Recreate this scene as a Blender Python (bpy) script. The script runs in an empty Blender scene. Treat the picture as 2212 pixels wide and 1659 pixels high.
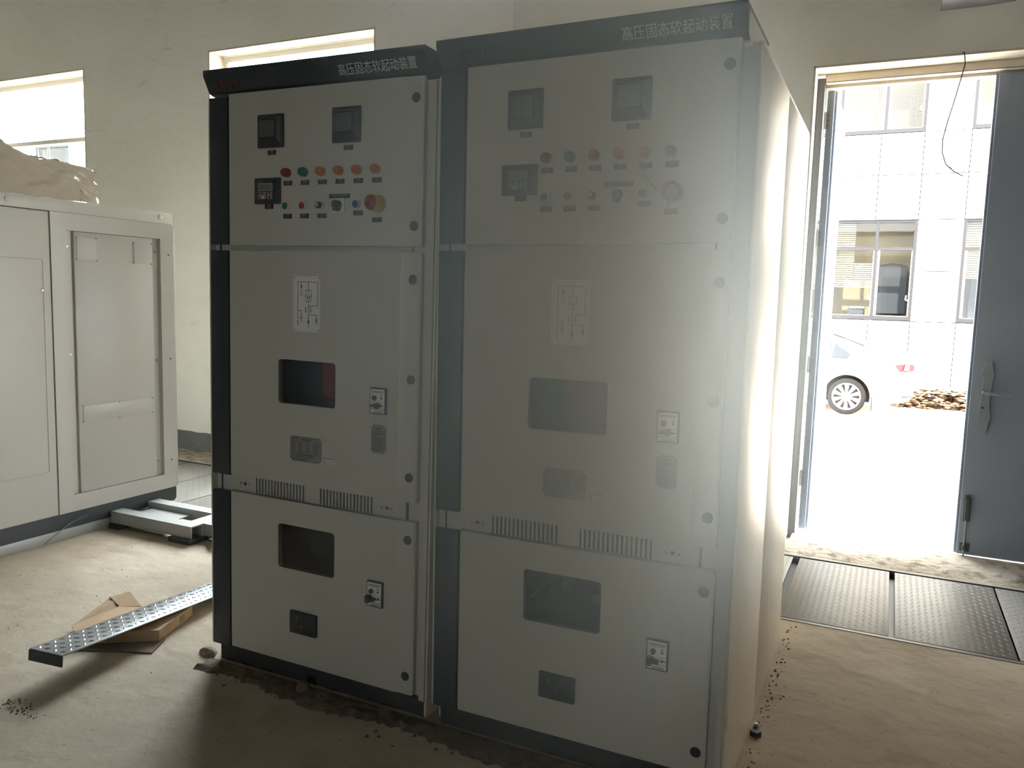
import bpy, bmesh, math, random
from mathutils import Vector, Matrix, geometry
random.seed(7)
R = math.radians
SC = bpy.context.scene
COL = SC.collection

# ------------------------------------------------------------------ camera
cam_d = bpy.data.cameras.new('camera')
cam_d.sensor_fit = 'HORIZONTAL'
cam_d.sensor_width = 36.0
cam_d.lens = 36.0 * 1724.4 / 2212.0
cam_d.clip_start = 0.02
cam_d.clip_end = 300
cam = bpy.data.objects.new('camera', cam_d)
COL.objects.link(cam)
base = Matrix.Rotation(0.4415, 4, 'Z') @ Matrix.Rotation(-0.109, 4, 'X') @ Matrix.Rotation(-0.0285, 4, 'Y')
cam.matrix_world = Matrix.Translation((1.1815, -2.1495, 1.4002)) @ base @ Matrix.Rotation(R(90), 4, 'X')
SC.camera = cam

# ------------------------------------------------------------------ world, sun, exposure
SC.view_settings.view_transform = 'Standard'
SC.view_settings.look = 'None'
SC.view_settings.gamma = 1.0
SC.view_settings.use_curve_mapping = False
SC.view_settings.exposure = 3.65
SC.cycles.volume_bounces = 2
SC.cycles.max_bounces = 16
SC.cycles.diffuse_bounces = 8
world = bpy.data.worlds.new('world')
SC.world = world
world.use_nodes = True
bg = world.node_tree.nodes['Background']
bg.inputs['Color'].default_value = (0.90, 0.97, 1.0, 1)
bg.inputs['Strength'].default_value = 4.0
sun_d = bpy.data.lights.new('sun', 'SUN')
sun_d.energy = 5.0
sun_d.angle = R(1.0)
sun_d.color = (1.0, 0.90, 0.77)
sun = bpy.data.objects.new('sun', sun_d)
COL.objects.link(sun)
sun.rotation_euler = (R(42), 0, R(14))
sun.location = (2, -8, 12)
# sampling portals only: they emit nothing, they guide the sky's light through the window, door and added rear openings
for nm, loc, sx, sz in (('door_portal', (1.16, 3.05, 1.34), 0.84, 2.66), ('opening_portal', (-3.09, 2.98, 2.1), 1.6, 2.3),
                        ('opening_portal', (-6.16, 2.98, 2.1), 1.6, 2.3), ('opening_portal', (0.3, -6.28, 1.22), 1.0, 0.25)):
    pd = bpy.data.lights.new(nm, 'AREA')
    pd.shape = 'RECTANGLE'
    pd.size, pd.size_y = sx, sz
    pd.cycles.is_portal = True
    po = bpy.data.objects.new(nm, pd)
    COL.objects.link(po)
    po.location = loc
    po.rotation_euler = (R(-90), 0, 0) if loc[1] > 0 else (R(90), 0, 0)

# ------------------------------------------------------------------ materials
MATS = {}
def mat(name, col, rough=0.5, metal=0.0, spec=0.5, noise=None, bump=None, coat=0.0):
    m = bpy.data.materials.new(name)
    m.use_nodes = True
    nt = m.node_tree
    b = nt.nodes['Principled BSDF']
    b.inputs['Base Color'].default_value = (*col, 1)
    b.inputs['Roughness'].default_value = rough
    b.inputs['Metallic'].default_value = metal
    b.inputs['Specular IOR Level'].default_value = spec
    b.inputs['Coat Weight'].default_value = coat
    tc = nt.nodes.new('ShaderNodeTexCoord')
    if noise:
        sc, col2, lo, hi = noise[:4]
        n = nt.nodes.new('ShaderNodeTexNoise')
        n.inputs['Scale'].default_value = sc
        n.inputs['Detail'].default_value = 6
        n.inputs['Roughness'].default_value = 0.6
        nt.links.new(tc.outputs['Object'], n.inputs['Vector'])
        r = nt.nodes.new('ShaderNodeValToRGB')
        r.color_ramp.elements[0].position = lo
        r.color_ramp.elements[1].position = hi
        r.color_ramp.elements[0].color = (*col, 1)
        r.color_ramp.elements[1].color = (*col2, 1)
        nt.links.new(n.outputs['Fac'], r.inputs['Fac'])
        nt.links.new(r.outputs['Color'], b.inputs['Base Color'])
    if bump:
        sc, st, dist = bump
        n2 = nt.nodes.new('ShaderNodeTexNoise')
        n2.inputs['Scale'].default_value = sc
        n2.inputs['Detail'].default_value = 8
        n2.inputs['Roughness'].default_value = 0.62
        nt.links.new(tc.outputs['Object'], n2.inputs['Vector'])
        bp = nt.nodes.new('ShaderNodeBump')
        bp.inputs['Strength'].default_value = st
        bp.inputs['Distance'].default_value = dist
        nt.links.new(n2.outputs['Fac'], bp.inputs['Height'])
        nt.links.new(bp.outputs['Normal'], b.inputs['Normal'])
    MATS[name] = m
    return m

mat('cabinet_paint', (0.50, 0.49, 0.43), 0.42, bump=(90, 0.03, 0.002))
mat('panel_paint', (0.74, 0.665, 0.56), 0.34, noise=(5, (0.66, 0.585, 0.49), 0.58, 0.78))  # lighter and warmer than the front paint: doorway light put into the colour
mat('dark_paint', (0.036, 0.043, 0.052), 0.42)
mat('base_paint', (0.035, 0.036, 0.034), 0.6)
mat('inside_grey', (0.035, 0.035, 0.035), 0.6)
mat('barrier_red', (0.80, 0.035, 0.07), 0.45)
mat('barrier_dark', (0.40, 0.03, 0.05), 0.5)
mat('black_plastic', (0.040, 0.043, 0.044), 0.42)
mat('screen_grey', (0.095, 0.10, 0.10), 0.3)
mat('tag_black', (0.035, 0.034, 0.034), 0.5)
mat('ink_grey', (0.22, 0.22, 0.22), 0.6)
mat('letter_grey', (0.60, 0.60, 0.59), 0.5)
mat('logo_red', (0.085, 0.014, 0.018), 0.5)
mat('lamp_red', (0.24, 0.025, 0.035), 0.3)
mat('lamp_green', (0.012, 0.12, 0.085), 0.3)
mat('lamp_orange', (0.46, 0.145, 0.02), 0.3)
mat('bezel_white', (0.62, 0.62, 0.60), 0.35)
mat('btn_green', (0.02, 0.15, 0.09), 0.35)
mat('btn_red', (0.36, 0.03, 0.05), 0.35)
mat('btn_blue', (0.02, 0.05, 0.20), 0.35)
mat('guard_yellow', (0.52, 0.36, 0.02), 0.4)
mat('stop_red', (0.32, 0.035, 0.03), 0.35)
mat('chrome', (0.65, 0.65, 0.64), 0.2, 1.0)
mat('lcd', (0.15, 0.17, 0.15), 0.3)
mat('keypad', (0.27, 0.27, 0.25), 0.4)
mat('plate_white', (0.74, 0.72, 0.68), 0.45)
mat('plate_alu', (0.30, 0.29, 0.27), 0.42, 0.35)
mat('ink_black', (0.015, 0.015, 0.015), 0.6)
mat('ink_dark', (0.07, 0.07, 0.068), 0.6)
mat('stamp_red', (0.38, 0.05, 0.06), 0.5)
mat('sticker', (0.56, 0.55, 0.50), 0.5)
mat('gen_paint', (0.45, 0.44, 0.41), 0.38, bump=(120, 0.03, 0.002))
mat('gen_base', (0.030, 0.036, 0.040), 0.5)
mat('steel_grey', (0.34, 0.35, 0.34), 0.42, 0.2)
mat('galv', (0.40, 0.43, 0.45), 0.30, 0.85)
mat('tread_plate', (0.155, 0.142, 0.124), 0.5, 0.15, noise=(9, (0.135, 0.124, 0.108), 0.4, 0.7))
mat('cardboard', (0.42, 0.29, 0.17), 0.85, noise=(12, (0.36, 0.25, 0.145), 0.4, 0.7))
mat('cardboard_dark', (0.13, 0.10, 0.075), 0.9)
mat('tape', (0.20, 0.17, 0.12), 0.3)
mat('wall_plaster', (0.84, 0.83, 0.775), 0.92, noise=(1.4, (0.79, 0.78, 0.725), 0.4, 0.7), bump=(3.0, 0.35, 0.05))
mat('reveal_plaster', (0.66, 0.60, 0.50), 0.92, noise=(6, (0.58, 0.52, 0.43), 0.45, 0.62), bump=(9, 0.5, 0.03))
mat('skirt_paint', (0.16, 0.165, 0.17), 0.7, noise=(14, (0.24, 0.24, 0.24), 0.6, 0.75))
mat('rough_cement', (0.40, 0.345, 0.265), 0.95, noise=(16, (0.20, 0.165, 0.12), 0.5, 0.64), bump=(26, 0.8, 0.03))
mat('low_bounce_paint', (0.13, 0.13, 0.125), 0.95)  # kept dark to cut light bounced from ceiling and rear wall
mat('pvc', (0.74, 0.74, 0.71), 0.4)
mat('door_steel', (0.225, 0.27, 0.35), 0.42)
mat('frame_steel', (0.075, 0.075, 0.078), 0.5)
mat('hinge_steel', (0.22, 0.22, 0.22), 0.4, 0.5)
mat('bolt_dark', (0.085, 0.09, 0.10), 0.4, 0.3)
mat('handle_metal', (0.30, 0.33, 0.37), 0.32, 0.35)
mat('wire_black', (0.03, 0.03, 0.03), 0.6)
mat('wire_pale', (0.5, 0.48, 0.42), 0.6)
mat('facade', (0.20, 0.19, 0.172), 0.7, spec=0.1)
mat('facade_gap', (0.008, 0.008, 0.008), 0.9, spec=0.1)
mat('win_frame', (0.0085, 0.0082, 0.0092), 0.6, spec=0.08)
mat('win_rail', (0.25, 0.25, 0.25), 0.5)
mat('win_room', (0.046, 0.039, 0.025), 0.8, spec=0.1)
mat('win_room_dark', (0.009, 0.0105, 0.012), 0.8, spec=0.1)
mat('win_teal', (0.02, 0.03, 0.028), 0.8, spec=0.1)
mat('blind', (0.060, 0.058, 0.040), 0.7, spec=0.1)
mat('ground_out', (0.47, 0.39, 0.305), 0.95, noise=(0.8, (0.43, 0.35, 0.27), 0.4, 0.7))
mat('car_white', (0.40, 0.40, 0.39), 0.35)
mat('car_trim', (0.006, 0.006, 0.006), 0.6, spec=0.15)
mat('car_glass', (0.007, 0.008, 0.010), 0.15, spec=0.08)
mat('car_rear_glass', (0.034, 0.027, 0.022), 0.3, spec=0.1)
mat('tyre', (0.0055, 0.0050, 0.0049), 0.9, spec=0.06)
mat('rim', (0.30, 0.30, 0.30), 0.4)
mat('rim_dark', (0.004, 0.004, 0.0045), 0.7, spec=0.08)
mat('tail_red', (0.050, 0.0045, 0.007), 0.4, spec=0.15)
mat('tail_pale', (0.07, 0.026, 0.024), 0.4, spec=0.15)
mat('reflector', (0.016, 0.006, 0.010), 0.5, spec=0.1)
mat('rubble', (0.034, 0.020, 0.012), 0.95, spec=0.1, noise=(7, (0.075, 0.05, 0.031), 0.4, 0.6))
mat('dirt', (0.16, 0.125, 0.085), 1.0, noise=(30, (0.10, 0.075, 0.05), 0.4, 0.6), bump=(40, 0.8, 0.02))
mat('unit_grey', (0.30, 0.31, 0.33), 0.6)
mat('scrap_black', (0.02, 0.02, 0.02), 0.6)

def streaks(name, col, scale, lo, hi):
    m = MATS[name]; nt = m.node_tree; b = nt.nodes['Principled BSDF']
    src = b.inputs['Base Color'].links[0].from_socket
    tc = nt.nodes.new('ShaderNodeTexCoord'); mp = nt.nodes.new('ShaderNodeMapping'); mp.inputs['Scale'].default_value = scale
    n = nt.nodes.new('ShaderNodeTexNoise'); n.inputs['Scale'].default_value = 1.0; n.inputs['Detail'].default_value = 7; n.inputs['Distortion'].default_value = 0.8
    r = nt.nodes.new('ShaderNodeValToRGB'); r.color_ramp.elements[0].position = lo; r.color_ramp.elements[1].position = hi
    x = nt.nodes.new('ShaderNodeMix'); x.data_type = 'RGBA'
    nt.links.new(tc.outputs['Object'], mp.inputs['Vector']); nt.links.new(mp.outputs['Vector'], n.inputs['Vector']); nt.links.new(n.outputs['Fac'], r.inputs['Fac'])
    nt.links.new(r.outputs['Color'], x.inputs['Factor']); nt.links.new(src, x.inputs[6]); x.inputs[7].default_value = (*col, 1)
    nt.links.new(x.outputs[2], b.inputs['Base Color'])
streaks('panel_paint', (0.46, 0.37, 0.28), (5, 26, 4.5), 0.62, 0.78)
streaks('wall_plaster', (0.72, 0.705, 0.655), (3, 3, 9), 0.66, 0.72)

def floor_material():
    m = mat('floor_concrete', (0.44, 0.40, 0.33), 0.85)
    nt = m.node_tree
    b = nt.nodes['Principled BSDF']
    tc = nt.nodes.new('ShaderNodeTexCoord')
    def noise(scale, detail=6, dist=0.0, sx=1):
        mp = nt.nodes.new('ShaderNodeMapping')
        mp.inputs['Scale'].default_value = (1, sx, 1)
        nt.links.new(tc.outputs['Object'], mp.inputs['Vector'])
        n = nt.nodes.new('ShaderNodeTexNoise')
        n.inputs['Scale'].default_value = scale
        n.inputs['Detail'].default_value = detail
        n.inputs['Distortion'].default_value = dist
        nt.links.new(mp.outputs['Vector'], n.inputs['Vector'])
        return n.outputs['Fac']
    def ramp(fac, p0, c0, p1, c1):
        r = nt.nodes.new('ShaderNodeValToRGB')
        r.color_ramp.elements[0].position, r.color_ramp.elements[0].color = p0, (*c0, 1)
        r.color_ramp.elements[1].position, r.color_ramp.elements[1].color = p1, (*c1, 1)
        nt.links.new(fac, r.inputs['Fac'])
        return r.outputs['Color']
    def mult(a, c, f=1.0):
        x = nt.nodes.new('ShaderNodeMix')
        x.data_type = 'RGBA'
        x.blend_type = 'MULTIPLY'
        x.inputs['Factor'].default_value = f
        nt.links.new(a, x.inputs[6]); nt.links.new(c, x.inputs[7])
        return x.outputs[2]
    c = ramp(noise(1.6, 7, 0.6), 0.35, (0.325, 0.268, 0.20), 0.68, (0.405, 0.342, 0.262))
    c = mult(c, ramp(noise(3.2, 7, 0.8, 1.5), 0.30, (0.84, 0.82, 0.79), 0.48, (1, 1, 1)))
    c = mult(c, ramp(noise(15, 8, 0.7, 2.5), 0.27, (0.80, 0.77, 0.73), 0.36, (1, 1, 1)))
    c = mult(c, ramp(noise(60, 3), 0.27, (0.45, 0.43, 0.40), 0.33, (1, 1, 1)))
    nt.links.new(c, b.inputs['Base Color'])
    bp = nt.nodes.new('ShaderNodeBump')
    bp.inputs['Strength'].default_value = 0.35
    bp.inputs['Distance'].default_value = 0.03
    nt.links.new(noise(8, 9, 0.25), bp.inputs['Height'])
    nt.links.new(bp.outputs['Normal'], b.inputs['Normal'])
floor_material()

def clear_mat(name, tint, rough=0.02, f0=0.04, mult=0.9):
    m = bpy.data.materials.new(name)
    m.use_nodes = True
    nt = m.node_tree
    nt.nodes.clear()
    out = nt.nodes.new('ShaderNodeOutputMaterial')
    tr = nt.nodes.new('ShaderNodeBsdfTransparent')
    tr.inputs['Color'].default_value = (*tint, 1)
    gl = nt.nodes.new('ShaderNodeBsdfGlossy')
    gl.inputs['Roughness'].default_value = rough
    gl.inputs['Color'].default_value = (1, 1, 1, 1)
    lw = nt.nodes.new('ShaderNodeLayerWeight')
    lw.inputs['Blend'].default_value = 0.5
    pw = nt.nodes.new('ShaderNodeMath'); pw.operation = 'POWER'
    pw.inputs[1].default_value = 4.0
    nt.links.new(lw.outputs['Facing'], pw.inputs[0])
    ma = nt.nodes.new('ShaderNodeMath'); ma.operation = 'MULTIPLY_ADD'
    ma.inputs[1].default_value = mult
    ma.inputs[2].default_value = f0
    nt.links.new(pw.outputs[0], ma.inputs[0])
    mx = nt.nodes.new('ShaderNodeMixShader')
    nt.links.new(ma.outputs[0], mx.inputs['Fac'])
    nt.links.new(tr.outputs[0], mx.inputs[1]); nt.links.new(gl.outputs[0], mx.inputs[2])
    nt.links.new(mx.outputs[0], out.inputs['Surface'])
    MATS[name] = m
clear_mat('pane_clear', (0.95, 0.96, 0.96))
clear_mat('pane_far', (0.97, 0.97, 0.97), 0.02, 0.010, mult=0.12)
clear_mat('pane_smoked', (0.70, 0.68, 0.68), f0=0.03)
clear_mat('guard_clear', (0.62, 0.60, 0.56), 0.25)

def film_mat():
    m = bpy.data.materials.new('plastic_film')
    m.use_nodes = True
    nt = m.node_tree
    nt.nodes.clear()
    out = nt.nodes.new('ShaderNodeOutputMaterial')
    tl = nt.nodes.new('ShaderNodeBsdfTranslucent'); tl.inputs['Color'].default_value = (0.85, 0.78, 0.66, 1)
    df = nt.nodes.new('ShaderNodeBsdfDiffuse'); df.inputs['Color'].default_value = (0.78, 0.72, 0.61, 1)
    gl = nt.nodes.new('ShaderNodeBsdfGlossy'); gl.inputs['Roughness'].default_value = 0.18
    fr = nt.nodes.new('ShaderNodeFresnel'); fr.inputs['IOR'].default_value = 1.4
    a = nt.nodes.new('ShaderNodeMixShader'); a.inputs['Fac'].default_value = 0.4
    b = nt.nodes.new('ShaderNodeMixShader')
    nt.links.new(tl.outputs[0], a.inputs[1]); nt.links.new(df.outputs[0], a.inputs[2])
    nt.links.new(fr.outputs[0], b.inputs['Fac'])
    nt.links.new(a.outputs[0], b.inputs[1]); nt.links.new(gl.outputs[0], b.inputs[2])
    nt.links.new(b.outputs[0], out.inputs['Surface'])
    MATS['plastic_film'] = m
film_mat()

# ------------------------------------------------------------------ helpers
class MB:
    """collects shapes in one bmesh, built as ONE mesh object"""
    def __init__(self, *mats):
        self.bm = bmesh.new()
        self.mats = list(mats)
    def mi(self, m):
        if m is None: return 0
        if m not in self.mats: self.mats.append(m)
        return self.mats.index(m)
    def poly(self, pts, m=None):
        vs = [self.bm.verts.new(p) for p in pts]
        f = self.bm.faces.new(vs)
        f.material_index = self.mi(m)
        return f
    def box(self, x0, x1, y0, y1, z0, z1, m=None, bev=0.0):
        co = [(x, y, z) for z in (z0, z1) for y in (y0, y1) for x in (x0, x1)]
        v = [self.bm.verts.new(c) for c in co]
        k = self.mi(m)
        fs = []
        for q in ((0, 2, 3, 1), (4, 5, 7, 6), (0, 1, 5, 4), (2, 6, 7, 3), (0, 4, 6, 2), (1, 3, 7, 5)):
            f = self.bm.faces.new([v[i] for i in q]); f.material_index = k; fs.append(f)
        if bev:
            es = list({e for f in fs for e in f.edges})
            bmesh.ops.bevel(self.bm, geom=es, offset=bev, segments=2, affect='EDGES', profile=0.5)
        return self
    def prism(self, pts, axis, a, b, m=None):
        """2D polygon pts extruded along axis from a to b (x: pts=(y,z); y: (x,z); z: (x,y))"""
        def P(p, t):
            return {'x': (t, p[0], p[1]), 'y': (p[0], t, p[1]), 'z': (p[0], p[1], t)}[axis]
        k = self.mi(m)
        A = [self.bm.verts.new(P(p, a)) for p in pts]
        B = [self.bm.verts.new(P(p, b)) for p in pts]
        n = len(pts)
        for fv in (A, B[::-1]):
            f = self.bm.faces.new(fv); f.material_index = k
        for i in range(n):
            j = (i + 1) % n
            f = self.bm.faces.new((A[i], B[i], B[j], A[j])); f.material_index = k
        return self
    def cyl(self, c, r, axis, a, b, m=None, seg=20, r2=None, cap=True):
        k = self.mi(m)
        r2 = r if r2 is None else r2
        def P(t, rr, ang):
            u, v = rr * math.cos(ang), rr * math.sin(ang)
            return {'x': (t, c[0] + u, c[1] + v), 'y': (c[0] + u, t, c[1] + v), 'z': (c[0] + u, c[1] + v, t)}[axis]
        A = [self.bm.verts.new(P(a, r, 2 * math.pi * i / seg)) for i in range(seg)]
        B = [self.bm.verts.new(P(b, r2, 2 * math.pi * i / seg)) for i in range(seg)]
        for i in range(seg):
            j = (i + 1) % seg
            f = self.bm.faces.new((A[i], A[j], B[j], B[i])); f.material_index = k
        if cap:
            f = self.bm.faces.new(A[::-1]); f.material_index = k
            f = self.bm.faces.new(B); f.material_index = k
        return self
    def lathe(self, c, axis, prof, m=None, seg=24):
        """prof: (t, r) pairs along axis; open shell with capped ends where r>0"""
        k = self.mi(m)
        def P(t, rr, ang):
            u, v = rr * math.cos(ang), rr * math.sin(ang)
            return {'x': (t, c[0] + u, c[1] + v), 'y': (c[0] + u, t, c[1] + v), 'z': (c[0] + u, c[1] + v, t)}[axis]
        rings = [[self.bm.verts.new(P(t, r, 2 * math.pi * i / seg)) for i in range(seg)] for t, r in prof]
        for A, B in zip(rings, rings[1:]):
            for i in range(seg):
                j = (i + 1) % seg
                f = self.bm.faces.new((A[i], A[j], B[j], B[i])); f.material_index = k
        for rg in (rings[0][::-1], rings[-1]):
            f = self.bm.faces.new(rg); f.material_index = k
        return self
    def tube(self, pts, r, m=None, seg=6, flat=1.0):
        k = self.mi(m)
        pts = [Vector(p) for p in pts]
        rings = []
        up = Vector((0.13, 0.27, 0.95)).normalized()
        for i, p in enumerate(pts):
            d = (pts[min(i + 1, len(pts) - 1)] - pts[max(i - 1, 0)]).normalized()
            s = d.cross(up)
            if s.length < 1e-3: s = d.cross(Vector((1, 0, 0)))
            s.normalize(); t = s.cross(d)
            rings.append([self.bm.verts.new(p + (s * math.cos(a) + t * flat * math.sin(a)) * r)
                          for a in (2 * math.pi * q / seg for q in range(seg))])
        for A, B in zip(rings, rings[1:]):
            for i in range(seg):
                j = (i + 1) % seg
                f = self.bm.faces.new((A[i], A[j], B[j], B[i])); f.material_index = k
        for rg in (rings[0][::-1], rings[-1]):
            f = self.bm.faces.new(rg); f.material_index = k
        return self
    def holed(self, outer, hole, y0, y1, m=None):
        """plate in the XZ plane with one hole, from y0 (front) to y1"""
        k = self.mi(m)
        loops = [[Vector((x, z, 0)) for x, z in outer], [Vector((x, z, 0)) for x, z in hole]]
        flat = [p for l in loops for p in l]
        tris = geometry.tessellate_polygon(loops)
        for y in (y0, y1):
            vs = [self.bm.verts.new((p.x, y, p.y)) for p in flat]
            for t in tris:
                f = self.bm.faces.new([vs[i] for i in t]); f.material_index = k
            if y == y0: F = vs
        n0 = len(outer)
        for a, b in ((0, n0), (n0, len(flat))):
            n = b - a
            for i in range(n):
                j = (i + 1) % n
                f = self.bm.faces.new((F[a + i], vs[a + i], vs[a + j], F[a + j])); f.material_index = k
        return self
    def rib(self, pts, w, y, m=None, th=0.0004):
        """flat printed line in the XZ plane, width w, lying just in front of y"""
        for (xa, za), (xb, zb) in zip(pts, pts[1:]):
            d = Vector((xb - xa, zb - za)); L = d.length
            if L < 1e-6: continue
            d /= L; n = Vector((-d.y, d.x)) * w / 2; e = d * w / 2 * 0.98
            q = [(xa - e.x + n.x, za - e.y + n.y), (xa - e.x - n.x, za - e.y - n.y), (xb + e.x - n.x, zb + e.y - n.y), (xb + e.x + n.x, zb + e.y + n.y)]
            self.prism(q, 'y', y - th, y, m)
        return self
    def build(self, name, parent=None, loc=None, sharp=35):
        bm = self.bm
        bmesh.ops.recalc_face_normals(bm, faces=bm.faces)
        for f in bm.faces: f.smooth = True
        ca = R(sharp)
        for e in bm.edges:
            e.smooth = len(e.link_faces) == 2 and e.calc_face_angle(3.2) < ca
        me = bpy.data.meshes.new(name)
        bm.to_mesh(me); bm.free()
        for m in self.mats: me.materials.append(MATS[m])
        o = bpy.data.objects.new(name, me)
        COL.objects.link(o)
        if parent: o.parent = parent
        if loc: o.location = loc
        return o

def tag(o, label=None, cat=None, group=None, kind=None):
    if label: o['label'] = label
    if cat: o['category'] = cat
    if group: o['group'] = group
    if kind: o['kind'] = kind
    return o
def empty(name, loc=(0, 0, 0), rot=(0, 0, 0), label=None, cat=None, group=None, kind=None):
    o = bpy.data.objects.new(name, None)
    o.empty_display_size = 0.1
    COL.objects.link(o)
    o.location = loc; o.rotation_euler = rot
    return tag(o, label, cat, group, kind)
def rrect(x0, x1, z0, z1, r, n=4):
    out = []
    for cx, cz, a in ((x1 - r, z1 - r, 0), (x0 + r, z1 - r, 90), (x0 + r, z0 + r, 180), (x1 - r, z0 + r, 270)):
        for i in range(n + 1):
            t = R(a + 90 * i / n)
            out.append((cx + r * math.cos(t), cz + r * math.sin(t)))
    return out
def lettering(text, name, material, parent, origin, width, height, tilt, off=0.0):
    """text laid on a plane through origin (left, bottom), running along +X, up-axis tilted by tilt from vertical"""
    c = bpy.data.curves.new(name, 'FONT')
    c.body = text; c.offset = off; c.extrude = 0.0; c.resolution_u = 3
    t = bpy.data.objects.new(name, c); COL.objects.link(t)
    dg = bpy.context.evaluated_depsgraph_get()
    me = bpy.data.meshes.new_from_object(t.evaluated_get(dg))
    bpy.data.objects.remove(t)
    xs = [v.co.x for v in me.vertices]; ys = [v.co.y for v in me.vertices]
    x0, x1, y0, y1 = min(xs), max(xs), min(ys), max(ys)
    ct, st = math.cos(tilt), math.sin(tilt)
    for v in me.vertices:
        u = (v.co.x - x0) / (x1 - x0) * width; w = (v.co.y - y0) / (y1 - y0) * height
        v.co = (origin[0] + u, origin[1] - w * st, origin[2] + w * ct)
    me.materials.clear(); me.materials.append(MATS[material])
    me.name = name
    bm = bmesh.new(); bm.from_mesh(me)
    ex = bmesh.ops.extrude_face_region(bm, geom=list(bm.faces))
    nrm = Vector((0, -ct, -st))
    bmesh.ops.translate(bm, verts=[g for g in ex['geom'] if isinstance(g, bmesh.types.BMVert)], vec=nrm * 0.0006)
    bmesh.ops.recalc_face_normals(bm, faces=bm.faces)
    bm.to_mesh(me); bm.free()
    o = bpy.data.objects.new(name, me); COL.objects.link(o)
    o.parent = parent
    return o
# ------------------------------------------------------------------ the room
def structure(o, label, cat): return tag(o, label, cat, kind='structure')
WY, WO = 2.75, 3.03          # inner and outer face of the window wall
XL, XR, YB, ZC = -8.2, 3.3, -6.0, 4.35
TY0, TY1 = 1.505, 2.475       # cable trench
f = MB('floor_concrete')
f.box(XL, XR, YB, TY0, -0.3, 0)
f.box(-2.0, 0.30, TY0, TY1, -0.3, 0)
f.box(XL, -5.0, TY0, TY1, -0.3, 0)
f.box(XL, XR, TY1, WY, -0.3, 0)
f.box(XL, -2.0, TY0, TY1, -0.4, -0.3); f.box(0.30, XR, TY0, TY1, -0.4, -0.3)
structure(f.build('floor'), 'bare beige cement floor with stains and cracks', 'floor')
f = MB('rough_cement')
for xa, xb in ((-5.0, -2.0), (0.3, XR)):
    n = int((xb - xa) / 0.06)
    pts = []
    for i in range(n + 1):
        pts.append((xa + (xb - xa) * i / n, 2.50 + random.uniform(0, 0.015), 2.62 + random.uniform(-0.02, 0.03), 0.012 + random.uniform(0, 0.012)))
    for a, b in zip(pts, pts[1:]):
        ye = WY + 0.2 if (a[0] > 0.70 and b[0] < 2.5) else WY
        f.poly([(a[0], a[1], 0.001), (b[0], b[1], 0.001), (b[0], b[2], b[3]), (a[0], a[2], a[3])])
        f.poly([(a[0], a[2], a[3]), (b[0], b[2], b[3]), (b[0], ye, 0.012), (a[0], ye, 0.012)])
structure(f.build('trim_1'), 'crumbly cement strip between trench covers and window wall', 'cement strip')
# window wall with openings: windows [x0,x1,z0,z1]
OPEN = [(-10.0 + 0.03, -8.43, 0.95, 3.275), (-6.96, -5.36, 0.95, 3.275), (-3.89, -2.287, 0.95, 3.275), (0.68, 2.50, -0.0, 2.73)]
OPEN = OPEN[1:]
w = MB('wall_plaster')
xs = [XL - 0.3]
for o_ in OPEN:
    w.box(xs[-1], o_[0], WY, WO, -0.3, ZC)
    if o_[2] > 0.1: w.box(o_[0], o_[1], WY, WO, -0.3, o_[2])
    else: w.box(o_[0], o_[1], WY, WO, -0.5, -0.02)
    w.box(o_[0], o_[1], WY, WO, o_[3], ZC)
    xs.append(o_[1])
w.box(xs[-1], XR + 0.3, WY, WO, -0.3, ZC)
structure(w.build('wall_back'), 'uneven pale plaster wall with two windows and a doorway', 'wall')
w = MB('wall_plaster'); w.box(-1.917, -1.185, WY - 0.035, WY, 0, ZC)
structure(w.build('trim_2'), 'shallow plaster pilaster on the wall between window and doorway', 'pilaster')
w = MB('wall_plaster'); w.box(XL - 0.3, XL, YB, WY, -0.3, ZC)
structure(w.build('wall_left'), 'pale plaster side wall out of view beyond the grey enclosure', 'wall')
w = MB('wall_plaster'); w.box(XR, XR + 0.3, YB, WY, -0.3, ZC)
structure(w.build('wall_right'), 'pale plaster side wall out of view right of the doorway', 'wall')
w = MB('low_bounce_paint')
xs = [XL]
for xa, xb in ((-0.2, 0.8),):  # opening added behind the camera to light the cabinet fronts
    w.box(xs[-1], xa, YB - 0.3, YB, -0.3, ZC); w.box(xa, xb, YB - 0.3, YB, -0.3, 1.1); w.box(xa, xb, YB - 0.3, YB, 1.35, ZC); xs.append(xb)
w.box(xs[-1], XR, YB - 0.3, YB, -0.3, ZC)
structure(w.build('wall_front'), 'wall behind the camera, darkened to cut bounce light, with added light slot', 'wall')
w = MB('low_bounce_paint'); w.box(XL - 0.3, XR + 0.3, YB - 0.3, WO, ZC, ZC + 0.2)
structure(w.build('ceiling'), 'plain dark ceiling above the frame', 'ceiling')
b = MB('skirt_paint')
for xa, xb in ((XL, -1.0), (-1.0, 0.66), (2.52, XR)):
    n = max(2, int((xb - xa) / 0.09)); zt = [0.183 + random.uniform(-0.004, 0.005) for _ in range(n + 1)]; zb = [0.022 + random.uniform(-0.008, 0.008) for _ in range(n + 1)]
    for i in range(n):
        x0, x1 = xa + (xb - xa) * i / n, xa + (xb - xa) * (i + 1) / n
        b.poly([(x0, WY - 0.004, zb[i]), (x1, WY - 0.004, zb[i + 1]), (x1, WY - 0.004, zt[i + 1]), (x0, WY - 0.004, zt[i])])
        b.poly([(x0, WY - 0.004, zt[i]), (x1, WY - 0.004, zt[i + 1]), (x1, WY + 0.001, zt[i + 1]), (x0, WY + 0.001, zt[i])])
structure(b.build('baseboard_back'), 'dark grey painted skirting band with chipped edges', 'skirting')
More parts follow.
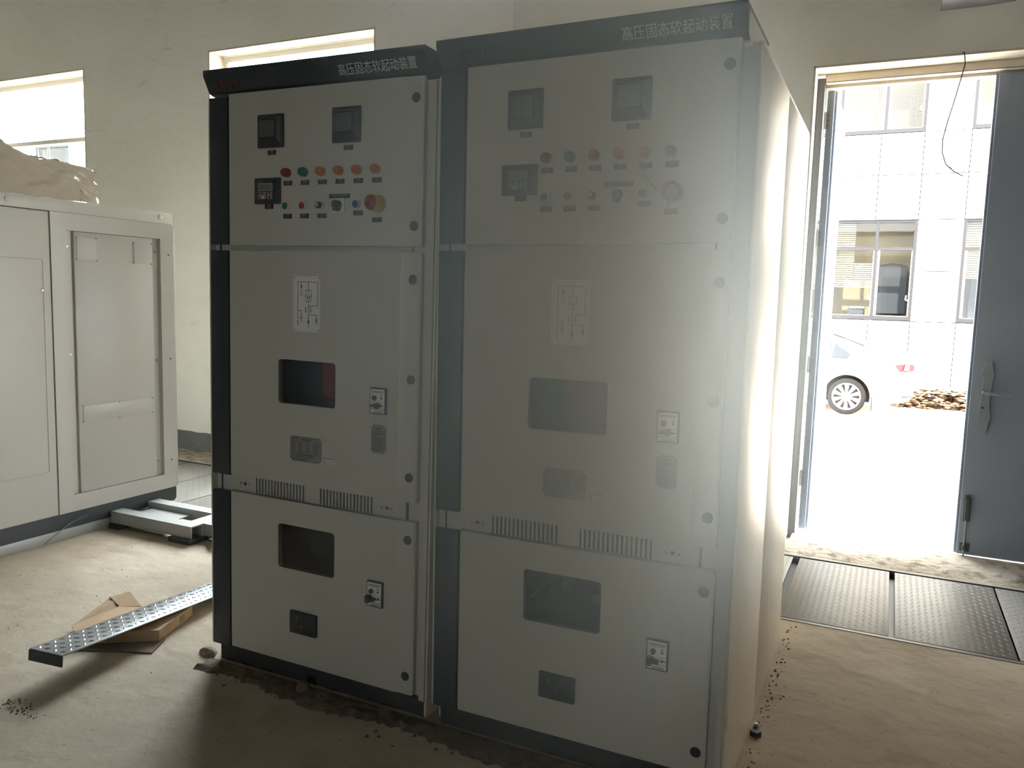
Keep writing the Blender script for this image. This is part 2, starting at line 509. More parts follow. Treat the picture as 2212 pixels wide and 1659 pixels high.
# plaster reveals (linings) of the openings
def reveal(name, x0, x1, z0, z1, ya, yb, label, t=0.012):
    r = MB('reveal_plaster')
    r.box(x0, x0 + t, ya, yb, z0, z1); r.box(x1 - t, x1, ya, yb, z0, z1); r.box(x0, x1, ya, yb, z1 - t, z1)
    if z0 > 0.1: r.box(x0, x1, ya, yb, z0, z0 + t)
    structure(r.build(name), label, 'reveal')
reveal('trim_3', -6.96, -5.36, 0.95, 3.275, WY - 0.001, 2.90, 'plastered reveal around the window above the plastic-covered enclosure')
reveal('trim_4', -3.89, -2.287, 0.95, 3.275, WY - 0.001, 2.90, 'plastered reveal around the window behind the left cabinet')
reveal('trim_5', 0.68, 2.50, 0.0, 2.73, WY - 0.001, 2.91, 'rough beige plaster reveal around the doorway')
def window(name, x0, x1, z0, z1, label):
    w = empty(name, ((x0 + x1) / 2, 2.93, z0), label=label, cat='window', kind='structure')
    ox, oz = (x0 + x1) / 2, z0
    m = MB('pvc')
    def bx(a, b_, c, d, y0=-0.03, y1=0.03): m.box(a - ox, b_ - ox, y0, y1, c - oz, d - oz, bev=0.004)
    t = 0.045
    bx(x0, x1, z1 - t, z1); bx(x0, x1, z0, z0 + t); bx(x0, x0 + t, z0 + t, z1 - t); bx(x1 - t, x1, z0 + t, z1 - t)
    for za, zb in ((2.695, 2.735), (2.165, 2.21)): bx(x0 + t, x1 - t, za, zb)
    bx(ox - 0.02, ox + 0.02, z0 + t, 2.165)
    m.build('window_frame', w)
    for za, zb in ((z0 + t, 2.165), (2.21, 2.695), (2.735, z1 - t)):
        g = MB('pane_clear'); g.box(x0 + t - ox, x1 - t - ox, -0.003, 0.003, za - oz, zb - oz)
        g.build('pane', w)
window('window_1', -6.948, -5.372, 0.962, 3.263, 'white framed window blown out bright above the plastic-covered enclosure')
window('window_2', -3.878, -2.299, 0.962, 3.263, 'white framed window mostly hidden behind the left cabinet top')

# doorway: steel frame, open leaf, closed leaf
m = MB('frame_steel')
m.box(0.685, 0.733, 2.90, 3.02, -0.02, 2.70, bev=0.004); m.box(2.43, 2.485, 2.90, 3.02, -0.02, 2.70, bev=0.004)
m.box(0.733, 2.43, 2.90, 3.02, 2.672, 2.72, 'reveal_plaster', bev=0.004); m.box(0.733, 2.43, 2.96, 3.02, 2.655, 2.672, 'reveal_plaster')
structure(m.build('trim_6'), 'grey steel frame of the double doorway', 'door frame')
d1 = empty('door_1', (0.742, 3.0, 0.02), label='grey steel door leaf standing open outward, seen edge-on', cat='door', kind='structure')
m = MB('door_steel')
m.box(0, 0.040, 0.0, 0.84, 0, 2.63, bev=0.004); m.box(0.040, 0.054, 0.02, 0.84, 0.0, 2.63, bev=0.004)
m.build('leaf', d1)
for zc in (0.32, 1.02, 1.78, 2.46):
    h = MB('hinge_steel')
    h.box(-0.012, 0.022, -0.004, 0.0, zc - 0.05, zc + 0.05, bev=0.001)
    h.cyl((-0.008, -0.006), 0.008, 'z', zc - 0.05, zc + 0.05, seg=10)
    for dz in (-0.03, 0, 0.03): h.cyl((0.010, zc + dz), 0.004, 'y', -0.006, -0.003, 'bolt_dark', 8)
    h.build('hinge', d1)
d2 = empty('door_2', (1.588, 2.945, 0.018), label='grey steel door leaf standing closed with long lever handle plate', cat='door', kind='structure')
m = MB('door_steel')
m.box(0.014, 0.84, 0, 0.045, 0, 2.645, bev=0.003); m.box(0, 0.014, 0.014, 0.045, 0, 2.645, bev=0.002)
m.build('leaf', d2)
h = MB('handle_metal')
hx = 0.088
prof = [(hx - 0.010, 0.70), (hx - 0.030, 0.80), (hx - 0.022, 0.86), (hx - 0.018, 1.0), (hx - 0.030, 1.04), (hx - 0.012, 1.098), (hx + 0.014, 1.098), (hx + 0.030, 1.03),
        (hx + 0.022, 0.98), (hx + 0.018, 0.86), (hx + 0.030, 0.795), (hx + 0.012, 0.70)]
h.prism(prof, 'y', -0.016, 0)
hp = h.build('handle_plate', d2)
h = MB('handle_metal'); h.cyl((hx - 0.012, 0.928), 0.011, 'y', -0.06, -0.014, seg=14)
h.tube([(hx - 0.014, -0.056, 0.928), (hx + 0.03, -0.062, 0.929), (hx + 0.08, -0.060, 0.926), (hx + 0.118, -0.052, 0.920)], 0.010, seg=10, flat=0.8)
h.build('lever', hp)
h = MB('bolt_dark'); h.cyl((hx - 0.012, 0.845), 0.007, 'y', -0.019, -0.015, seg=12); h.build('keyhole', hp)
h = MB('bolt_dark')
h.box(0.030, 0.066, -0.010, 0, 0.19, 0.345, bev=0.003); h.box(0.036, 0.060, -0.022, -0.008, 0.20, 0.325, bev=0.004)
for zz in (0.195, 0.335):
    for xx in (0.032, 0.064): h.cyl((xx, zz), 0.005, 'y', -0.014, -0.008, 'hinge_steel', 8)
fb = h.build('floor_bolt', d2)
h = MB('hinge_steel'); h.cyl((0.048, -0.014), 0.0055, 'z', -0.004, 0.24, seg=10); h.build('rod', fb)
h = MB('bolt_dark'); h.box(0.026, 0.075, -0.006, 0, 0.02, 0.068, bev=0.002); h.box(0.038, 0.058, -0.022, -0.004, 0.032, 0.056, bev=0.003); h.build('bracket', fb)

# ------------------------------------------------------------------ the two cabinets
def name_tag(parent, x, z, w=0.036, h=0.0155, y=0.0, lines=((0.5, 0.72, 0.34), (0.62, 0.30, 0.12)), seed=0):
    m = MB('tag_black'); m.box(x - w / 2, x + w / 2, y - 0.0015, y, z - h / 2, z + h / 2)
    rnd = random.Random(seed)
    for frac, zc, hh in lines:                        # tiny worn print, unreadable in the photograph
        n = max(2, int(w * frac / 0.0052))
        for i in range(n):
            cx = x + (i - (n - 1) / 2) * 0.0052
            ww = rnd.uniform(0.0022, 0.0040)
            zz = z - h / 2 + h * zc
            m.box(cx - ww / 2, cx + ww / 2, y - 0.0019, y - 0.0014, zz - h * hh / 2, zz + h * hh / 2, 'ink_grey')
    return m.build('name_tag', parent)
def lamp(parent, x, z, mcol, name='indicator_lamp'):
    m = MB(mcol)
    m.lathe((x, z), 'y', [(0.0, 0.0150), (-0.006, 0.0155), (-0.016, 0.0152), (-0.021, 0.0135), (-0.0235, 0.0115), (-0.0225, 0.0095), (-0.0230, 0.0005)], mcol, 22)
    return m.build(name, parent)
def push_button(parent, x, z, mcol, name='push_button'):
    m = MB('bezel_white', mcol)
    m.lathe((x, z), 'y', [(0.0, 0.0132), (-0.010, 0.0140), (-0.0125, 0.0134), (-0.0130, 0.0120), (-0.011, 0.0118), (-0.0105, 0.0005)], 'bezel_white', 22)
    m.lathe((x, z), 'y', [(-0.0105, 0.0116), (-0.0128, 0.0116), (-0.0138, 0.0108), (-0.0138, 0.0004)], mcol, 22)
    return m.build(name, parent)
def meter(parent, x0, x1, z0, z1):
    m = MB('black_plastic', 'ink_grey')
    w = x1 - x0
    m.box(x0, x1, -0.010, 0, z0, z1, bev=0.004)
    ix0, ix1, iz0, iz1 = x0 + w * 0.19, x1 - w * 0.24, z0 + (z1 - z0) * 0.30, z0 + (z1 - z0) * 0.80
    # raised dished frame around the screen
    o = [(x0 + 0.008, z0 + 0.008), (x1 - 0.008, z0 + 0.008), (x1 - 0.008, z1 - 0.008), (x0 + 0.008, z1 - 0.008)]
    i = [(ix0 - 0.004, iz0 - 0.004), (ix1 + 0.004, iz0 - 0.004), (ix1 + 0.004, iz1 + 0.004), (ix0 - 0.004, iz1 + 0.004)]
    for k in range(4):
        j = (k + 1) % 4
        m.poly([(o[k][0], -0.0102, o[k][1]), (o[j][0], -0.0102, o[j][1]), (i[j][0], -0.017, i[j][1]), (i[k][0], -0.017, i[k][1])], 'black_plastic')
    m.poly([(p[0], -0.017, p[1]) for p in i], 'black_plastic')
    zt = z1 - 0.009
    m.prism([(x0 + 0.014, zt - 0.0045), (x0 + 0.0185, zt - 0.0045), (x0 + 0.0185, zt)], 'y', -0.0125, -0.0105, 'letter_grey')
    for q in range(4): m.box(x0 + 0.022 + q * 0.0034, x0 + 0.0246 + q * 0.0034, -0.0125, -0.0105, zt - 0.0045, zt, 'ink_grey')
    s = m.build('meter', parent)
    g = MB('screen_grey'); g.box(ix0, ix1, -0.0205, -0.0165, iz0, iz1, bev=0.0015)
    g.build('screen', s)
def controller(parent):
    m = MB('black_plastic', 'lcd', 'keypad')
    m.box(0.120, 0.234, -0.006, 0, 1.692, 1.780, bev=0.002)
    m.box(0.132, 0.209, -0.011, -0.005, 1.704, 1.770, bev=0.003)
    m.box(0.143, 0.206, -0.0125, -0.0105, 1.736, 1.762, 'keypad'); m.box(0.147, 0.202, -0.0132, -0.012, 1.739, 1.758, 'lcd')
    m.box(0.143, 0.180, -0.0135, -0.0105, 1.707, 1.733, 'keypad', bev=0.001); m.box(0.183, 0.206, -0.0135, -0.0105, 1.707, 1.733, 'keypad', bev=0.001)
    for x, z, c in ((0.150, 1.7265, 'stamp_red'), (0.163, 1.7265, 'ink_dark'), (0.150, 1.7125, 'stamp_red'), (0.166, 1.714, 'plate_white'), (0.1945, 1.7275, 'ink_dark'), (0.1945, 1.713, 'ink_dark')):
        m.lathe((x, z), 'y', [(-0.0130, 0.0042), (-0.0148, 0.0040), (-0.0150, 0.0026), (-0.0140, 0.0004)], c, 12)
    for q in range(5): m.box(0.144 + q * 0.003, 0.1462 + q * 0.003, -0.0125, -0.0105, 1.7645, 1.7668, 'ink_grey')
    return m.build('controller', parent)
def rotary(parent, turned):
    p = empty('rotary_switch'); p.parent = parent
    m = MB('bezel_white', 'ink_dark')
    m.box(0.454, 0.501, -0.006, 0, 1.661, 1.7065, bev=0.0015)
    for a in (-40, 0, 40): m.box(0.4775 + 0.019 * math.sin(R(a)) - 0.001, 0.4775 + 0.019 * math.sin(R(a)) + 0.001, -0.0065, -0.006, 1.684 + 0.0165 * math.cos(R(a)), 1.684 + 0.0195 * math.cos(R(a)), 'ink_dark')
    m.box(0.457, 0.468, -0.0064, -0.006, 1.7010, 1.7030, 'ink_dark')
    m.bm.verts.ensure_lookup_table()
    k = MB('black_plastic')
    k.lathe((0.4775, 1.684), 'y', [(-0.006, 0.0148), (-0.020, 0.0140), (-0.026, 0.0120), (-0.026, 0.0004)], 'black_plastic', 24)
    ang = R(turned)
    c, s = math.cos(ang), math.sin(ang)
    q = [(-0.006, 0.012), (0.006, 0.012), (0.0075, -0.0195), (-0.0075, -0.0195)]
    k.prism([(0.4775 + x * c - z * s, 1.684 + x * s + z * c) for x, z in q], 'y', -0.030, -0.006)
    o = m.build('rotary_switch', parent)
    bpy.data.objects.remove(p)
    return o, k
def lock(parent, x0, x1, z0, z1, key_in):
    m = MB('black_plastic', 'plate_white', 'ink_dark', 'stamp_red')
    w, h = x1 - x0, z1 - z0
    m.box(x0, x1, -0.010, 0, z0, z1, bev=0.0015)
    m.box(x0 + 0.004, x1 - 0.004, -0.0112, -0.0098, z0 + h * 0.20, z1 - 0.004, 'plate_white')
    m.box(x0 + 0.004, x1 - 0.004, -0.0112, -0.0098, z0 + 0.004, z0 + h * 0.18, 'plate_white')
    def bars(xa, xb, z, hh, n):
        for i in range(n):
            a = xa + (xb - xa) * i / n
            m.box(a, a + (xb - xa) / n * 0.72, -0.0116, -0.0111, z - hh / 2, z + hh / 2, 'ink_dark')
    bars(x0 + 0.009, x1 - 0.007, z1 - h * 0.135, 0.0035, 14); bars(x0 + 0.009, x1 - 0.009, z1 - h * 0.19, 0.0016, 22)
    bars(x0 + 0.019, x1 - 0.008, z0 + h * 0.125, 0.0022, 12); bars(x0 + 0.019, x1 - 0.007, z0 + h * 0.075, 0.0030, 11)
    bars(x0 + 0.016, x0 + 0.026, z0 + h * 0.515, 0.0018, 4); bars(x0 + 0.015, x0 + 0.055, z0 + h * 0.445, 0.0014, 9)
    m.lathe((x0 + 0.0205, z0 + h * 0.62), 'y', [(-0.011, 0.0082), (-0.018, 0.0080), (-0.0195, 0.0062), (-0.0180, 0.0052), (-0.0180, 0.0004)], 'ink_dark', 16)
    m.lathe((x0 + 0.047, z0 + h * 0.62), 'y', [(-0.011, 0.0032), (-0.014, 0.0030), (-0.014, 0.0003)], 'black_plastic', 10)
    m.box(x0 + 0.044, x0 + 0.050, -0.0116, -0.0111, z0 + h * 0.69, z0 + h * 0.75, 'ink_grey')
    o = m.build('lock', parent)
    k = MB('black_plastic')
    zk = z0 + h * 0.335
    if key_in:      # turning handle with arrow end
        k.prism([(x0 + 0.010, zk - 0.004), (x0 + 0.026, zk - 0.005), (x0 + 0.028, zk - 0.0085), (x0 + 0.040, zk - 0.0085), (x0 + 0.043, zk - 0.004), (x0 + 0.058, zk), (x0 + 0.043, zk + 0.004),
                 (x0 + 0.040, zk + 0.0085), (x0 + 0.028, zk + 0.0085), (x0 + 0.026, zk + 0.005), (x0 + 0.010, zk + 0.004)], 'y', -0.024, -0.011)
    else:
        k.prism([(x0 + 0.006, zk - 0.012), (x0 + 0.020, zk - 0.012), (x0 + 0.023, zk - 0.004), (x0 + 0.040, zk - 0.003), (x0 + 0.040, zk + 0.004), (x0 + 0.022, zk + 0.006), (x0 + 0.020, zk + 0.012), (x0 + 0.006, zk + 0.012)], 'y', -0.030, -0.011)
        k.lathe((x0 + 0.047, zk + 0.001), 'y', [(-0.011, 0.0042), (-0.013, 0.0042), (-0.013, 0.0022), (-0.0118, 0.0004)], 'ink_dark', 12)
        k.box(x0 + 0.051, x0 + 0.059, -0.013, -0.011, zk, zk + 0.0022, 'ink_dark')
    k.bm.verts.ensure_lookup_table()
    return o, k
def printed_plate(parent, name, x0, x1, z0, z1, kind):
    m = MB('plate_alu', 'ink_dark', 'chrome', 'stamp_red')
    m.box(x0, x1, -0.0012, 0, z0, z1)
    e = 0.0045
    m.rib([(x0 + e, z0 + e), (x1 - e, z0 + e), (x1 - e, z1 - e), (x0 + e, z1 - e), (x0 + e, z0 + e)], 0.0009, -0.0012, 'ink_dark')
    for cx in (x0 + 0.004, x1 - 0.004):
        for cz in (z0 + 0.004, z1 - 0.004):
            m.lathe((cx, cz), 'y', [(-0.001, 0.0034), (-0.003, 0.0026), (-0.0036, 0.0004)], 'plate_white', 10)
    def bars(xa, xb, z, hh, seed, cell=0.0042):
        rnd = random.Random(seed); x = xa
        while x < xb - cell * 0.5:
            ww = cell * rnd.uniform(0.6, 0.95)
            m.box(x, min(x + ww, xb), -0.0016, -0.0011, z - hh / 2, z + hh / 2, 'ink_dark'); x += cell
    w, h = x1 - x0, z1 - z0
    if kind == 'rating':
        m.rib([(x0 + e, z1 - h * 0.22), (x1 - e, z1 - h * 0.22)], 0.0009, -0.0012, 'ink_dark')
        m.rib([(x0 + e, z0 + h * 0.33), (x1 - e, z0 + h * 0.33)], 0.0009, -0.0012, 'ink_dark')
        bars(x0 + 0.052, x0 + 0.094, z1 - h * 0.12, 0.0048, 3); bars(x0 + 0.052, x0 + 0.092, z1 - h * 0.175, 0.0016, 4)
        for i in range(5):
            z = z1 - h * (0.28 + 0.083 * i)
            bars(x0 + 0.008, x0 + 0.024, z, 0.0030, 10 + i); bars(x0 + 0.034, x0 + 0.056, z, 0.0026, 20 + i)
            bars(x0 + 0.067, x0 + 0.086, z, 0.0030, 30 + i); bars(x0 + 0.100, x0 + 0.126, z, 0.0024, 40 + i)
            m.rib([(x0 + 0.031, z - 0.0033), (x0 + 0.060, z - 0.0033)], 0.0006, -0.0012, 'ink_dark'); m.rib([(x0 + 0.096, z - 0.0033), (x0 + 0.128, z - 0.0033)], 0.0006, -0.0012, 'ink_dark')
        bars(x0 + 0.020, x1 - 0.030, z0 + h * 0.275, 0.0040, 60, 0.0085)
        for i in range(3): bars(x0 + 0.008, x0 + 0.110 - 0.02 * i, z0 + h * (0.195 - 0.065 * i), 0.0026, 70 + i)
        o = m.build(name, parent)
        lettering('XICH', 'logo', 'stamp_red', o, (x0 + 0.009, -0.0013, z1 - h * 0.185), 0.030, 0.010, 0, 0.02)
        return o
    bars(x0 + 0.017, x1 - 0.017, z1 - 0.0135, 0.0048, 5, 0.0062)
    for i in range(13):
        if i in (3,): bars(x0 + 0.008, x0 + 0.028, z1 - 0.0215 - i * 0.0054, 0.0032, 90 + i); continue
        bars(x0 + 0.008, x1 - (0.007 if i % 3 else 0.014), z1 - 0.0215 - i * 0.0054, 0.0030, 90 + i)
    return m.build(name, parent)
def mimic(parent):
    x0, x1, z0, z1 = 0.288, 0.404, 1.264, 1.451
    m = MB('plate_white', 'ink_dark', 'ink_black', 'plate_alu')
    m.box(x0, x1, -0.002, 0, z0, z1)
    e = 0.0055
    m.rib([(x0 + e, z0 + e), (x1 - e, z0 + e), (x1 - e, z1 - e), (x0 + e, z1 - e), (x0 + e, z0 + e)], 0.0006, -0.002, 'plate_alu')
    for cx in (x0 + 0.005, x1 - 0.005):
        for cz in (z0 + 0.005, z1 - 0.005): m.lathe((cx, cz), 'y', [(-0.002, 0.0026), (-0.0032, 0.002), (-0.0036, 0.0003)], 'ink_dark', 8)
    W, H = x1 - x0, z1 - z0
    def P(u, v): return (x0 + u * W, z1 - v * H)
    k = 0.0017
    def ln(*uv, w=k): m.rib([P(*q) for q in uv], w, -0.002, 'ink_black')
    def ring(u, v, r, w=0.0009, ry=None):
        c = P(u, v); ry = ry or r
        m.rib([(c[0] + r * math.cos(a), c[1] + ry * math.sin(a)) for a in (math.pi * 2 * i / 12 for i in range(13))], w, -0.002, 'ink_black')
    ln((0.18, 0.10), (0.90, 0.10))
    ln((0.18, 0.10), (0.18, 0.90)); ln((0.31, 0.10), (0.31, 0.24), w=0.0009)
    m.box(*[P(0.285, 0)[0], P(0.335, 0)[0]], -0.0026, -0.002, P(0, 0.22)[1], P(0, 0.15)[1], 'ink_dark')
    ring(0.31, 0.275, 0.0055); ring(0.31, 0.325, 0.0055)
    ln((0.57, 0.10), (0.57, 0.25)); ln((0.47, 0.25), (0.67, 0.25)); ln((0.47, 0.45), (0.67, 0.45))
    for u in (0.47, 0.545, 0.605, 0.67): ln((u, 0.25), (u, 0.45), w=0.0010)
    for u in (0.47, 0.67):
        m.prism([P(u - 0.025, 0.345), P(u + 0.025, 0.345), P(u, 0.37)], 'y', -0.0025, -0.002, 'ink_black'); ln((u - 0.03, 0.375), (u + 0.035, 0.335), w=0.0009)
    for u in (0.545, 0.605): m.box(P(u - 0.014, 0)[0], P(u + 0.014, 0)[0], -0.0025, -0.002, P(0, 0.41)[1], P(0, 0.36)[1], 'ink_dark')
    ln((0.57, 0.45), (0.57, 0.93))
    ln((0.90, 0.10), (0.90, 0.33)); ln((0.865, 0.345), (0.90, 0.40), (0.90, 0.53)); ln((0.57, 0.53), (0.90, 0.53))
    for u in (0.47, 0.645):
        ring(u, 0.575, 0.0035); ring(u, 0.625, 0.0035); ln((u, 0.545), (u, 0.655), w=0.0008)
        ln((u + 0.03, 0.575), (u + 0.075, 0.57), w=0.0007); ln((u + 0.03, 0.625), (u + 0.075, 0.62), w=0.0007)
    ln((0.57, 0.69), (0.86, 0.69), (0.86, 0.76)); m.box(P(0.835, 0)[0], P(0.885, 0)[0], -0.0026, -0.002, P(0, 0.82)[1], P(0, 0.755)[1], 'ink_dark')
    m.prism([P(0.83, 0.83), P(0.89, 0.83), P(0.86, 0.855)], 'y', -0.0025, -0.002, 'ink_black')
    m.prism([P(0.54, 0.745), P(0.60, 0.745), P(0.57, 0.765)], 'y', -0.0025, -0.002, 'ink_black')
    c = P(0.57, 0.825); m.prism([(c[0] + 0.0042 * math.cos(a), c[1] + 0.0072 * math.sin(a)) for a in (math.pi * 2 * i / 12 for i in range(12))], 'y', -0.0025, -0.002, 'ink_dark')
    ln((0.18, 0.62), (0.31, 0.62), (0.31, 0.70)); ln((0.28, 0.685), (0.34, 0.685), w=0.0009); ln((0.28, 0.70), (0.34, 0.70), w=0.0009)
    ln((0.31, 0.70), (0.31, 0.80), w=0.0010); ring(0.31, 0.75, 0.0045); ln((0.285, 0.735), (0.335, 0.765), w=0.0008); ln((0.285, 0.765), (0.335, 0.735), w=0.0008)
    ln((0.27, 0.805), (0.35, 0.805), w=0.0010); ln((0.285, 0.82), (0.335, 0.82), w=0.0009); ln((0.30, 0.835), (0.32, 0.835), w=0.0009)
    m.prism([P(0.15, 0.825), P(0.21, 0.825), P(0.18, 0.85)], 'y', -0.0025, -0.002, 'ink_black')
    return m.build('mimic_diagram', parent)
def display_panel(parent):
    x0, x1, z0, z1 = 0.284, 0.400, 0.191, 0.271
    m = MB('black_plastic', 'ink_grey', 'stamp_red', 'ink_dark')
    m.box(x0, x1, -0.012, 0, z0, z1, bev=0.003)
    y = -0.0122
    def ring(cx, cz, r): m.rib([(cx + r * math.cos(a), cz + r * math.sin(a)) for a in (math.pi * 2 * i / 12 for i in range(13))], 0.0012, y, 'ink_grey')
    ring(x0 + 0.033, z0 + 0.060, 0.0050); m.lathe((x0 + 0.033, z0 + 0.060), 'y', [(-0.012, 0.002), (-0.0132, 0.0018), (-0.0134, 0.0002)], 'ink_grey', 8)
    m.rib([(x0 + 0.033, z0 + 0.052), (x0 + 0.033, z0 + 0.041)], 0.0016, y, 'ink_grey'); m.rib([(x0 + 0.029, z0 + 0.052), (x0 + 0.038, z0 + 0.052)], 0.0012, y, 'ink_grey')
    for zz in (0.050, 0.0405): m.rib([(x0 + 0.006, z0 + zz), (x1 - 0.006, z0 + zz)], 0.0007, y, 'ink_dark')
    for i in range(17):
        if i == 3: continue
        m.box(x0 + 0.014 + i * 0.0052, x0 + 0.0178 + i * 0.0052, -0.0126, -0.0119, z0 + 0.0425, z0 + 0.048, 'ink_dark')
    for dx in (0.058, 0.083): m.box(x0 + dx - 0.0025, x0 + dx + 0.0025, -0.0126, -0.0119, z0 + 0.056, z0 + 0.064, 'ink_dark')
    m.box(x0 + 0.050, x0 + 0.063, -0.0135, -0.0119, z0 + 0.026, z0 + 0.036, 'stamp_red', bev=0.001)
    for i in range(5): m.box(x0 + 0.096 + i * 0.003, x0 + 0.098 + i * 0.003, -0.0126, -0.0119, z0 + 0.036, z0 + 0.0375, 'ink_dark')
    return m.build('indicator_panel', parent)
def hole_plug(parent, z, x=0.763):
    m = MB('black_plastic')
    m.lathe((x, z), 'y', [(0.008, 0.0150), (0.003, 0.0152), (0.0015, 0.0140), (0.0010, 0.0004)], 'black_plastic', 24)
    return m.build('hole_plug', parent)
def door_panel(name, parent, z0, z1, hole=None):
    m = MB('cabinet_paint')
    T = 0.024
    prof = [(-0.009, T), (-0.008, 0.012), (0.0, 0.0), (0.720, 0.0), (0.735, 0.005), (0.784, 0.005), (0.790, 0.009), (0.790, T)]
    for (xa, ya), (xb, yb) in zip(prof, prof[1:]):
        if hole and xa == 0.0: continue
        m.poly([(xa, ya, z0), (xb, yb, z0), (xb, yb, z1), (xa, ya, z1)])
    for z in (z0, z1): m.poly([(x, y, z) for x, y in prof])
    if hole:
        m.holed([(0, z0), (0.720, z0), (0.720, z1), (0, z1)], rrect(*hole, 0.012), 0.0, 0.022)
    else:
        m.poly([(-0.009, T, z0), (0.790, T, z0), (0.790, T, z1), (-0.009, T, z1)])
    bmesh.ops.remove_doubles(m.bm, verts=m.bm.verts, dist=1e-5)
    return m.build(name, parent, sharp=25)

def cabinet(loc, lean, label, group, right):
    C = empty('switchgear_cabinet', loc, (0, lean, 0), label, 'electrical cabinet', group)
    x0, x1, yb, zt = -0.100, 0.842, 1.245, 2.052
    # frame: posts, recessed face rails, shelves and lining
    m = MB('cabinet_paint', 'inside_grey')
    for xa, xb in ((x0, x0 + 0.006), (0.817, 0.833)): m.box(xa, xb, 0.003, 0.05, 0.065, zt)
    m.box(0.834, 0.8385, 0.001, 0.05, 0.065, zt)
    for xa, xb in ((x0 + 0.006, -0.005), (0.772, 0.817)): m.box(xa, xb, 0.028, 0.05, 0.065, zt)
    m.box(x0 + 0.03, x0 + 0.034, 0.024, 0.028, 0.065, zt, 'inside_grey')
    for za, zb in ((1.52, 1.58), (0.645, 0.735), (0.065, 0.10), (2.03, zt)): m.box(-0.005, 0.772, 0.030, 0.05, za, zb)
    for xx in (-0.008, 0.744): m.box(xx, xx + 0.004, 0.0285, 0.031, 0.645, 0.735, 'inside_grey')
    m.box(0.744, 0.748, 0.0285, 0.031, 1.52, 1.58, 'inside_grey')
    for xa, xb in ((x0 + 0.006, x0 + 0.02), (0.80, 0.815)): m.box(xa, xb, 0.05, yb - 0.02, 0.065, zt - 0.02, 'inside_grey')
    m.box(x0 + 0.02, 0.80, yb - 0.04, yb - 0.02, 0.065, zt - 0.02, 'inside_grey')
    for z in (0.08, 0.69, 1.55, 2.02): m.box(x0 + 0.02, 0.80, 0.05, yb - 0.04, z - 0.004, z + 0.004, 'inside_grey')
    m.box(x0 + 0.02, 0.80, 0.45, 0.46, 0.694, 1.546, 'inside_grey')
    m.build('frame', C)
    m = MB('barrier_red', 'barrier_dark')
    m.box(0.262, 0.79, 0.19, 0.44, 1.015, 1.50, 'barrier_red'); m.box(0.262, 0.79, 0.22, 0.44, 0.78, 1.010, 'barrier_dark')
    m.build('insulating_barrier', C)
    if right:
        m = MB('inside_grey'); m.prism([(0.02, 0.56), (0.17, 0.56), (0.17, 0.45), (0.125, 0.40), (0.02, 0.47)], 'y', 0.30, 0.31); m.build('side_plate', C)
        m = MB('galv'); m.tube([(0.13, 0.28, 0.375), (0.20, 0.28, 0.45), (0.235, 0.28, 0.475)], 0.009, 'galv', 8); m.build('operating_rod', C)
        m = MB('inside_grey'); m.box(0.19, 0.27, 0.285, 0.33, 0.40, 0.47); m.build('contact_box', C)
        m = MB('inside_grey'); m.box(0.355, 0.385, 0.28, 0.32, 0.40, 0.50); m.cyl((0.365, 0.415), 0.018, 'y', 0.26, 0.30, 'inside_grey', 14); m.build('insulator', C)
        for q in range(3):
            m = MB('galv'); m.box(0.245, 0.255, 0.26, 0.29, 0.445 + q * 0.014, 0.452 + q * 0.014); m.build('contact_finger', C)
        for a, b_ in ((0.395, 0.425), (0.405, 0.438), (0.400, 0.450), (0.412, 0.462)):
            m = MB('galv'); m.box(a, a + 0.014, 0.25, 0.265, b_, b_ + 0.006); m.build('terminal', C)
    else:
        m = MB('inside_grey'); m.box(0.02, 0.75, 0.42, 0.44, 0.3, 0.66); m.build('rear_plate', C)
        for q in range(4):
            m = MB('galv'); m.tube([(0.19 + 0.010 * q, 0.3, 0.475 + 0.004 * q), (0.196 + 0.010 * q, 0.3, 0.487 + 0.004 * q)], 0.002, 'galv', 6); m.build('contact_finger', C)
        for q in range(2):
            m = MB('galv'); m.cyl((0.335, 0.40 + 0.016 * q), 0.005, 'y', 0.28, 0.30, 'galv', 10); m.build('terminal', C)
    m = MB('base_paint')
    m.box(x0 + 0.028, 0.838, 0.018, 0.06, -0.03, 0.060); m.box(x0 + 0.028, x0 + 0.07, 0.06, yb, -0.03, 0.060); m.box(0.79, 0.83, 0.06, yb, -0.03, 0.060); m.box(x0 + 0.02, 0.838, 0.012, 0.05, 0.058, 0.066)
    m.build('base_channel', C)
    for ya, yb_ in ((0.012, 0.572), (0.575, yb)):
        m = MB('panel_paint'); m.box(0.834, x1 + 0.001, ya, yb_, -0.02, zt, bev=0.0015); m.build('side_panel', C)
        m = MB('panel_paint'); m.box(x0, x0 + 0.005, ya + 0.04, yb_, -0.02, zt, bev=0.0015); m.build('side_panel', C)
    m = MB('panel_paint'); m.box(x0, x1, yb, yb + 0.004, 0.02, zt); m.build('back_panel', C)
    m = MB('panel_paint'); m.box(x0 + 0.03, x1, 0.03, yb, zt, zt + 0.010); m.build('roof_plate', C)
    m = MB('cabinet_paint' if right else 'dark_paint'); m.box(x0 + 0.03, 0.800, 0.018, 0.36, 2.079, 2.150); m.build('roof_box', C)  # left box painted dark in place of the shade in the gap
    # header
    m = MB('dark_paint')
    m.prism([(-0.020, 2.152), (-0.020, 2.134), (0.006, 2.084), (0.013, 2.078), (0.040, 2.071), (0.040, 2.076), (0.016, 2.083), (-0.012, 2.136), (-0.012, 2.148), (0.36, 2.148), (0.36, 2.152)], 'x', x0, 0.804)
    for xa in (x0, 0.800): m.prism([(-0.012, 2.148), (-0.012, 2.136), (0.016, 2.083), (0.016, 2.148)], 'x', xa, xa + 0.004)
    H = m.build('header', C)
    tl = math.atan2(0.026, 0.050)
    ct, st = math.cos(tl), math.sin(tl)
    def slant(z): return 0.006 - (z - 2.084) * 0.026 / 0.050
